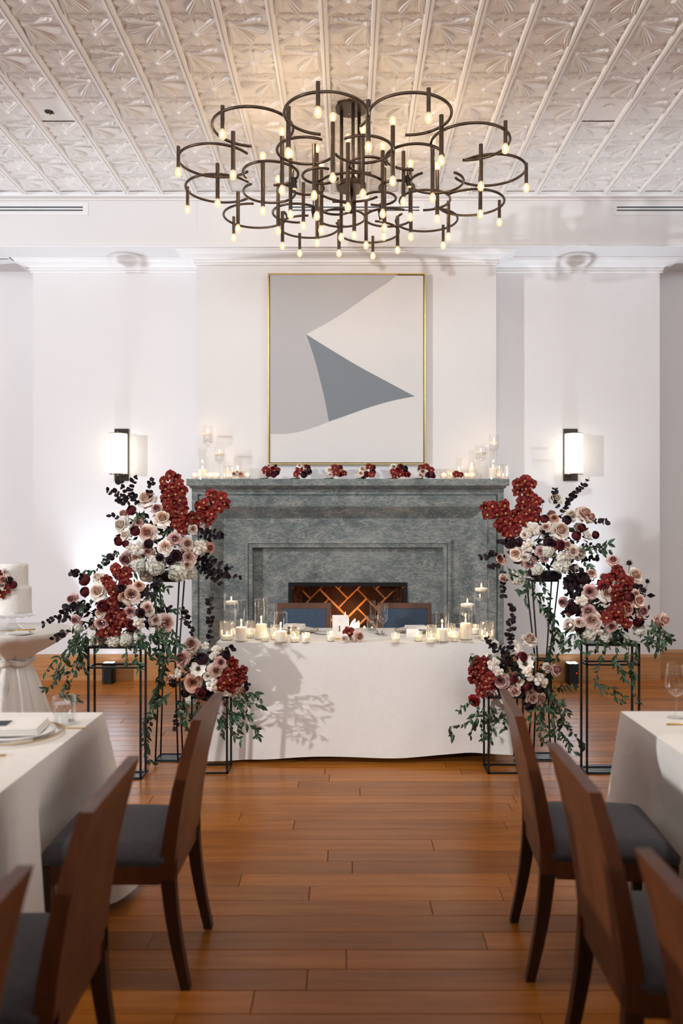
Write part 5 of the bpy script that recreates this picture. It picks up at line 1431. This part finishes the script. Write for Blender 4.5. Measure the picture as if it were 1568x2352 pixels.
f = [('blush',985,750,74),('mauve',1130,660,74),('cream',1280,760,116),('mauve',975,870,104),('cream',1090,880,104),('mauve',965,1000,94),('blush',990,1060,114),('mauve',1120,1100,80),('blush',1300,930,95),('mauve',1325,1000,94),('blush',1430,1070,100),('blush',1470,1060,84),('peach',1230,990,76),('mauve',795,940,74),('cream',840,1095,84),('spray',920,930,80),('blush',905,1075,66),('burg',1070,840,62),('burg',1240,905,64),('burg',1300,1070,72),('hydra',960,1150,105),('hydra',1200,1190,95),('hydra',1300,1130,85),('hydra',1080,1170,95),('scab',1235,680,56),('scab',1330,860,56),('scab',1355,800,44),('dark',850,820,90),('dark',860,980,80),('dark',910,1120,64),('spray',1030,1130,70),('scab',1440,1110,40),('dark',930,780,80),('blush',1280,880,60)]
sp = [([(1180,1090),(1150,900),(1140,710)], [(1150,720),(1120,760),(1190,790),(1090,790),(1215,840),(1150,850),(1190,905),(1140,950),(1120,1000),(1155,1050),(1215,1080),(1080,1040),(1060,830),(1170,750),(1200,960),(1110,1060),(1230,800),(1160,1000),(1195,1030),(1130,890)], 84)]
eu = [[(1000,800),(900,760),(800,790)],[(980,850),(880,840),(800,830)],[(960,950),(870,960),(780,1030)],[(900,880),(850,930),(830,990)],[(950,780),(880,720),(840,740)],[(960,1000),(880,1010),(810,1000)],[(990,830),(890,790),(830,760)],[(930,900),(860,900),(800,880)],[(1300,880),(1280,850),(1290,830)],[(1000,900),(930,880),(870,870)]]
vi = [[(1350,1090),(1430,1140),(1500,1180)],[(1350,1120),(1430,1180),(1480,1240)],[(1300,1150),(1390,1200),(1440,1270)],[(900,1130),(830,1180),(790,1230)],[(950,1170),(880,1210),(820,1260)],[(1140,1200),(1150,1290),(1150,1370)],[(1220,1200),(1230,1290),(1220,1320)],[(1060,1250),(1030,1380),(1010,1480),(1120,1560),(1210,1600)],[(1060,1490),(1130,1520),(1190,1570)],[(1150,1370),(1190,1420),(1200,1460)],[(1280,1220),(1260,1400),(1280,1560),(1310,1620)],[(1000,1160),(1060,1220),(1100,1230)],[(1100,1170),(1180,1220),(1260,1200)],[(1350,1150),(1420,1220),(1400,1290)],[(860,1100),(800,1140),(790,1200)],[(1030,1180),(1000,1260),(940,1290)],[(1200,1180),(1320,1210),(1400,1240)],[(1380,1060),(1460,1130),(1510,1190)],[(1180,1150),(1170,1120),(1140,1160)]]
arrangement('mid-height wine and mauve arrangement on the box stand farthest from the cake table', R3, 4.92, .19, .793, f, 0, sp, eu, vi, 25, (1110,960,330,250))
f = [('mauve',375,355,104),('mauve',305,445,88),('blush',465,425,88),('cream',565,85,108),('mauve',740,285,86),('cream',680,270,64),('blush',635,470,78),('blush',580,470,84),('anem',530,250,120),('red',195,490,74),('burg',515,200,66),('burg',462,345,52),('burg',550,390,60),('spray',460,125,76),('spray',330,250,86),('spray',360,295,66),('spray',490,150,66),('spray',545,300,66),('spray',620,350,86),('spray',560,330,56),('spray',655,370,66),('spray',395,475,66),('dark',630,400,70),('dark',420,220,66),('hydra',420,480,80),('dark',560,520,70),('white',500,360,60)]
sp = [([(300,420),(220,320),(260,210)], [(265,220),(215,230),(190,290),(230,310),(280,345),(230,370),(275,385),(200,260),(310,380),(240,430),(300,330),(250,270),(190,340)], 82)]
eu = [[(430,160),(450,0),(450,-140)],[(350,180),(310,110),(270,55)],[(400,200),(380,140),(310,130)],[(460,150),(420,60),(440,-60)],[(380,220),(400,170),(420,120)]]
vi = [[(230,510),(190,590),(120,640),(40,660),(70,720)],[(200,510),(150,500),(90,560)],[(270,520),(240,620),(250,740)],[(300,520),(340,600),(400,600)],[(330,520),(330,620),(300,730)],[(240,560),(190,640),(170,720)],[(380,560),(400,620),(390,680)],[(620,500),(640,600),(660,700)],[(600,520),(560,580),(530,620)],[(650,480),(700,560),(720,680),(740,740)],[(220,200),(180,180),(160,230)],[(690,420),(740,480),(790,470)],[(300,560),(280,660),(310,760)],[(480,560),(470,700),(460,830),(500,930)],[(640,520),(620,640),(650,760)],[(700,450),(770,540),(800,640)]]
arrangement('low wine and ivory arrangement in the cube stand away from the cake', R4, 4.95, .15, .473, f, 0, sp, eu, vi, 26, (440,320,260,200))

# small bouquets lying along the mantel
ZM = 1.918
def posy(px, seed, mix, label, group=None, z=ZM, Y=7.20, s=1.0, stem=True, cat='bouquet'):
    rr = random.Random(seed); X = (px-CX)*Y/F
    t = thing('small_bouquet', (X, Y, z), label, cat, group)
    for k, (kind, dx, dz, d) in enumerate(mix):
        bloom(kind, Vector((dx*s, -.01-.02*(k % 3), max(dz+.006, d*.46)*s)), d*s, t, (dx*6+rr.uniform(-.3, .3), -1, dz*3+rr.uniform(-.1, .4)), rr=rr)
    if stem: MB().tube([(-.02, .02, .012), (-.11, .03, .006)], [.007, .004], 6).build('stem_bundle', M['stem'], t, smooth=True)
    for k in range(4):
        link('leaf', rr.choice(FM['vleaf']), t, (rr.uniform(-.07, .07), 0, .024), (rr.uniform(.1, .3), rr.uniform(-.2, .2), rr.uniform(0, 6.28)), .035)
    return t
GB = 'small orchid bouquets lying along the mantel shelf'
mixes = [[('orchid',-.035,.075,.085),('orchid',.005,.055,.075),('red',.03,.09,.05),('dark',.05,.115,.03),('burg',.035,.035,.06),('dark',.065,.05,.05),('blush',-.01,.115,.04),('orchid',.07,.075,.06),('burg',-.01,.035,.05)],
 [('orchid',-.045,.04,.075),('orchid',-.02,.08,.075),('cream',-.02,.115,.05),('blush',.03,.07,.05),('dark',.02,.035,.065),('dark',.065,.06,.06),('red',.06,.105,.045),('burg',.04,.11,.04)],
 [('cream',-.055,.075,.065),('orchid',-.01,.095,.075),('orchid',.005,.045,.08),('burg',.04,.095,.055),('dark',.04,.04,.05),('orchid',.075,.045,.06),('blush',-.05,.035,.04),('peach',.055,.07,.04)],
 [('cream',-.05,.085,.065),('blush',-.065,.045,.055),('orchid',.01,.10,.08),('burg',-.015,.04,.06),('dark',.04,.055,.06),('orchid',.03,.035,.07),('dark',-.045,.012,.035),('burg',.045,.10,.05)],
 [('white',-.055,.105,.065),('orchid',-.06,.06,.07),('red',-.02,.075,.06),('burg',.005,.105,.06),('dark',.045,.09,.055),('orchid',.0,.04,.08),('burg',.055,.045,.065),('orchid',-.05,.025,.06),('red',.075,.035,.05)],
 [('orchid',-.04,.095,.075),('orchid',.0,.105,.07),('mauve',-.03,.06,.06),('orchid',.045,.075,.075),('dark',.02,.03,.06),('burg',.055,.03,.06),('blush',-.045,.03,.05),('dark',.07,.02,.04)]]
lbls = ['spiky oxblood orchid bouquet on the mantel, nearest the cake-side candles', 'mantel bouquet with two orchids and a near-black bloom', 'mantel bouquet with a cream rose and three oxblood orchids', 'mantel bouquet with two pale roses beside dark burgundy blooms', 'widest mantel bouquet, white rose atop red and burgundy blooms', 'mantel bouquet with mauve rose, nearest the orchid left loose among candles']
for k, (px, mx) in enumerate(zip((620, 693, 771, 845, 918, 977), mixes)):
    posy(px, 50+k, mx, lbls[k], GB, Y=7.17)
posy(546, 60, [('blush',-.03,.04,.055),('peach',.03,.035,.055),('cream',.0,.055,.035)], 'pair of small blush roses on the mantel before the candles', None, stem=False, Y=7.14)
posy(1051, 61, [('orchid',-.015,.035,.075),('orchid',.02,.03,.06)], 'loose oxblood orchid on the mantel among the candles', None, stem=False, Y=7.125)
# orchid and roses beside the number card
L = on_table(800, 1474)
posy(804, 62, [('orchid',-.010,.055,.084),('blush',.055,.032,.085),('cream',-.035,.022,.06),('white',.0,.018,.04)], 'red orchid and blush rose lying by the number card', None, z=ZTAB, Y=L[1], stem=False)
# cake flowers
rr = random.Random(70); t = thing('cake_flowers', (cx_-.10, cy_-.115, cz+.30), 'cluster of red orchids, blush rose and dark blooms on the cake', 'flowers')
for kind, px, py, d in (('orchid',2,1322,24),('blush',10,1332,30),('white',4,1345,20),('burg',30,1343,17),('dark',22,1333,16),('orchid',15,1354,24),('orchid',3,1366,22),('blush',-14,1340,30),('burg',-8,1360,20),('red',-10,1322,24),('white',12,1314,16)):
    p = at(px, py, cy_-.135); bloom(kind, p-Vector(t.location), d*5.55/F*1.1, t, (rr.uniform(-.3, .5), -1, rr.uniform(-.1, .4)), rr=rr)

# candles on the mantel
def on_mantel(px, Y=7.28): return ((px-CX)*Y/F, Y, ZM)
def hpx(top, Y=7.28): return CZ-(top-CY)*Y/F-ZM
MG = 'small votives on the mantel shelf'
for px, lb in ((447, 'small tealight holder at the very end of the mantel nearer the cake'), (482, 'small tealight holder on the mantel next to the tall cylinder, cake side'), (497, 'small tealight holder on the mantel before the shorter stemmed candle, cake side'), (567, 'small tealight holder on the mantel between blush roses and first orchid bouquet'), (1018, 'small tealight holder on the mantel next to the mauve rose bouquet'), (1070, 'small tealight holder on the mantel just beyond the loose orchid'), (1084, 'small tealight holder on the mantel before the slim tall cylinder')):
    votive(on_mantel(px, 7.17), .058, .027, 'plain', lb, MG, .3)
votive(on_mantel(523, 7.30), hpx(1070, 7.30), .042, 'ribbed', 'wide ribbed votive on the mantel at the end nearer the cake', None, .5)
votive(on_mantel(1155, 7.22), hpx(1067, 7.22), .046, 'ribbed', 'wide ribbed votive at the mantel end away from the cake', None, .5)
votive(on_mantel(1036, 7.17), hpx(1077, 7.17), .034, 'diamond', 'diamond-cut votive on the mantel beside the loose orchid', None, .3)
pillar(on_mantel(465, 7.20), hpx(1031, 7.20), .042, hpx(1078, 7.20), 'tall cylinder candle at the mantel end nearer the cake', None, .4)
pillar(on_mantel(546, 7.30), hpx(1050, 7.30), .042, hpx(1080, 7.30), 'cylinder candle on the mantel behind the two blush roses', None, .4)
pillar(on_mantel(1053, 7.32), hpx(1052, 7.32), .030, hpx(1082, 7.32), 'slim cylinder candle on the mantel behind the loose orchid', None, .4)
pillar(on_mantel(1083, 7.36), hpx(1033, 7.36), .028, hpx(1072, 7.36), 'slim tall cylinder candle on the mantel by the stemmed candles', None, .4)
pillar(on_mantel(1132, 7.19), hpx(1030, 7.19), .042, hpx(1075, 7.19), 'tall cylinder candle before the tallest stemmed mantel candle', None, .4)
floating(on_mantel(477, 7.38), hpx(977, 7.38), .050, .17, 'tallest stemmed floating candle at the mantel end nearer the cake', None, .5)
floating(on_mantel(504, 7.33), hpx(1027, 7.33), .050, .13, 'shorter stemmed floating candle at the mantel end nearer the cake', None, .5)
floating(on_mantel(1104, 7.24), hpx(1024, 7.24), .056, .13, 'shorter stemmed floating candle at the mantel end away from the cake', None, .5)
floating(on_mantel(1134, 7.36), hpx(999, 7.36), .050, .14, 'tallest stemmed floating candle at the mantel end away from the cake', None, .5)
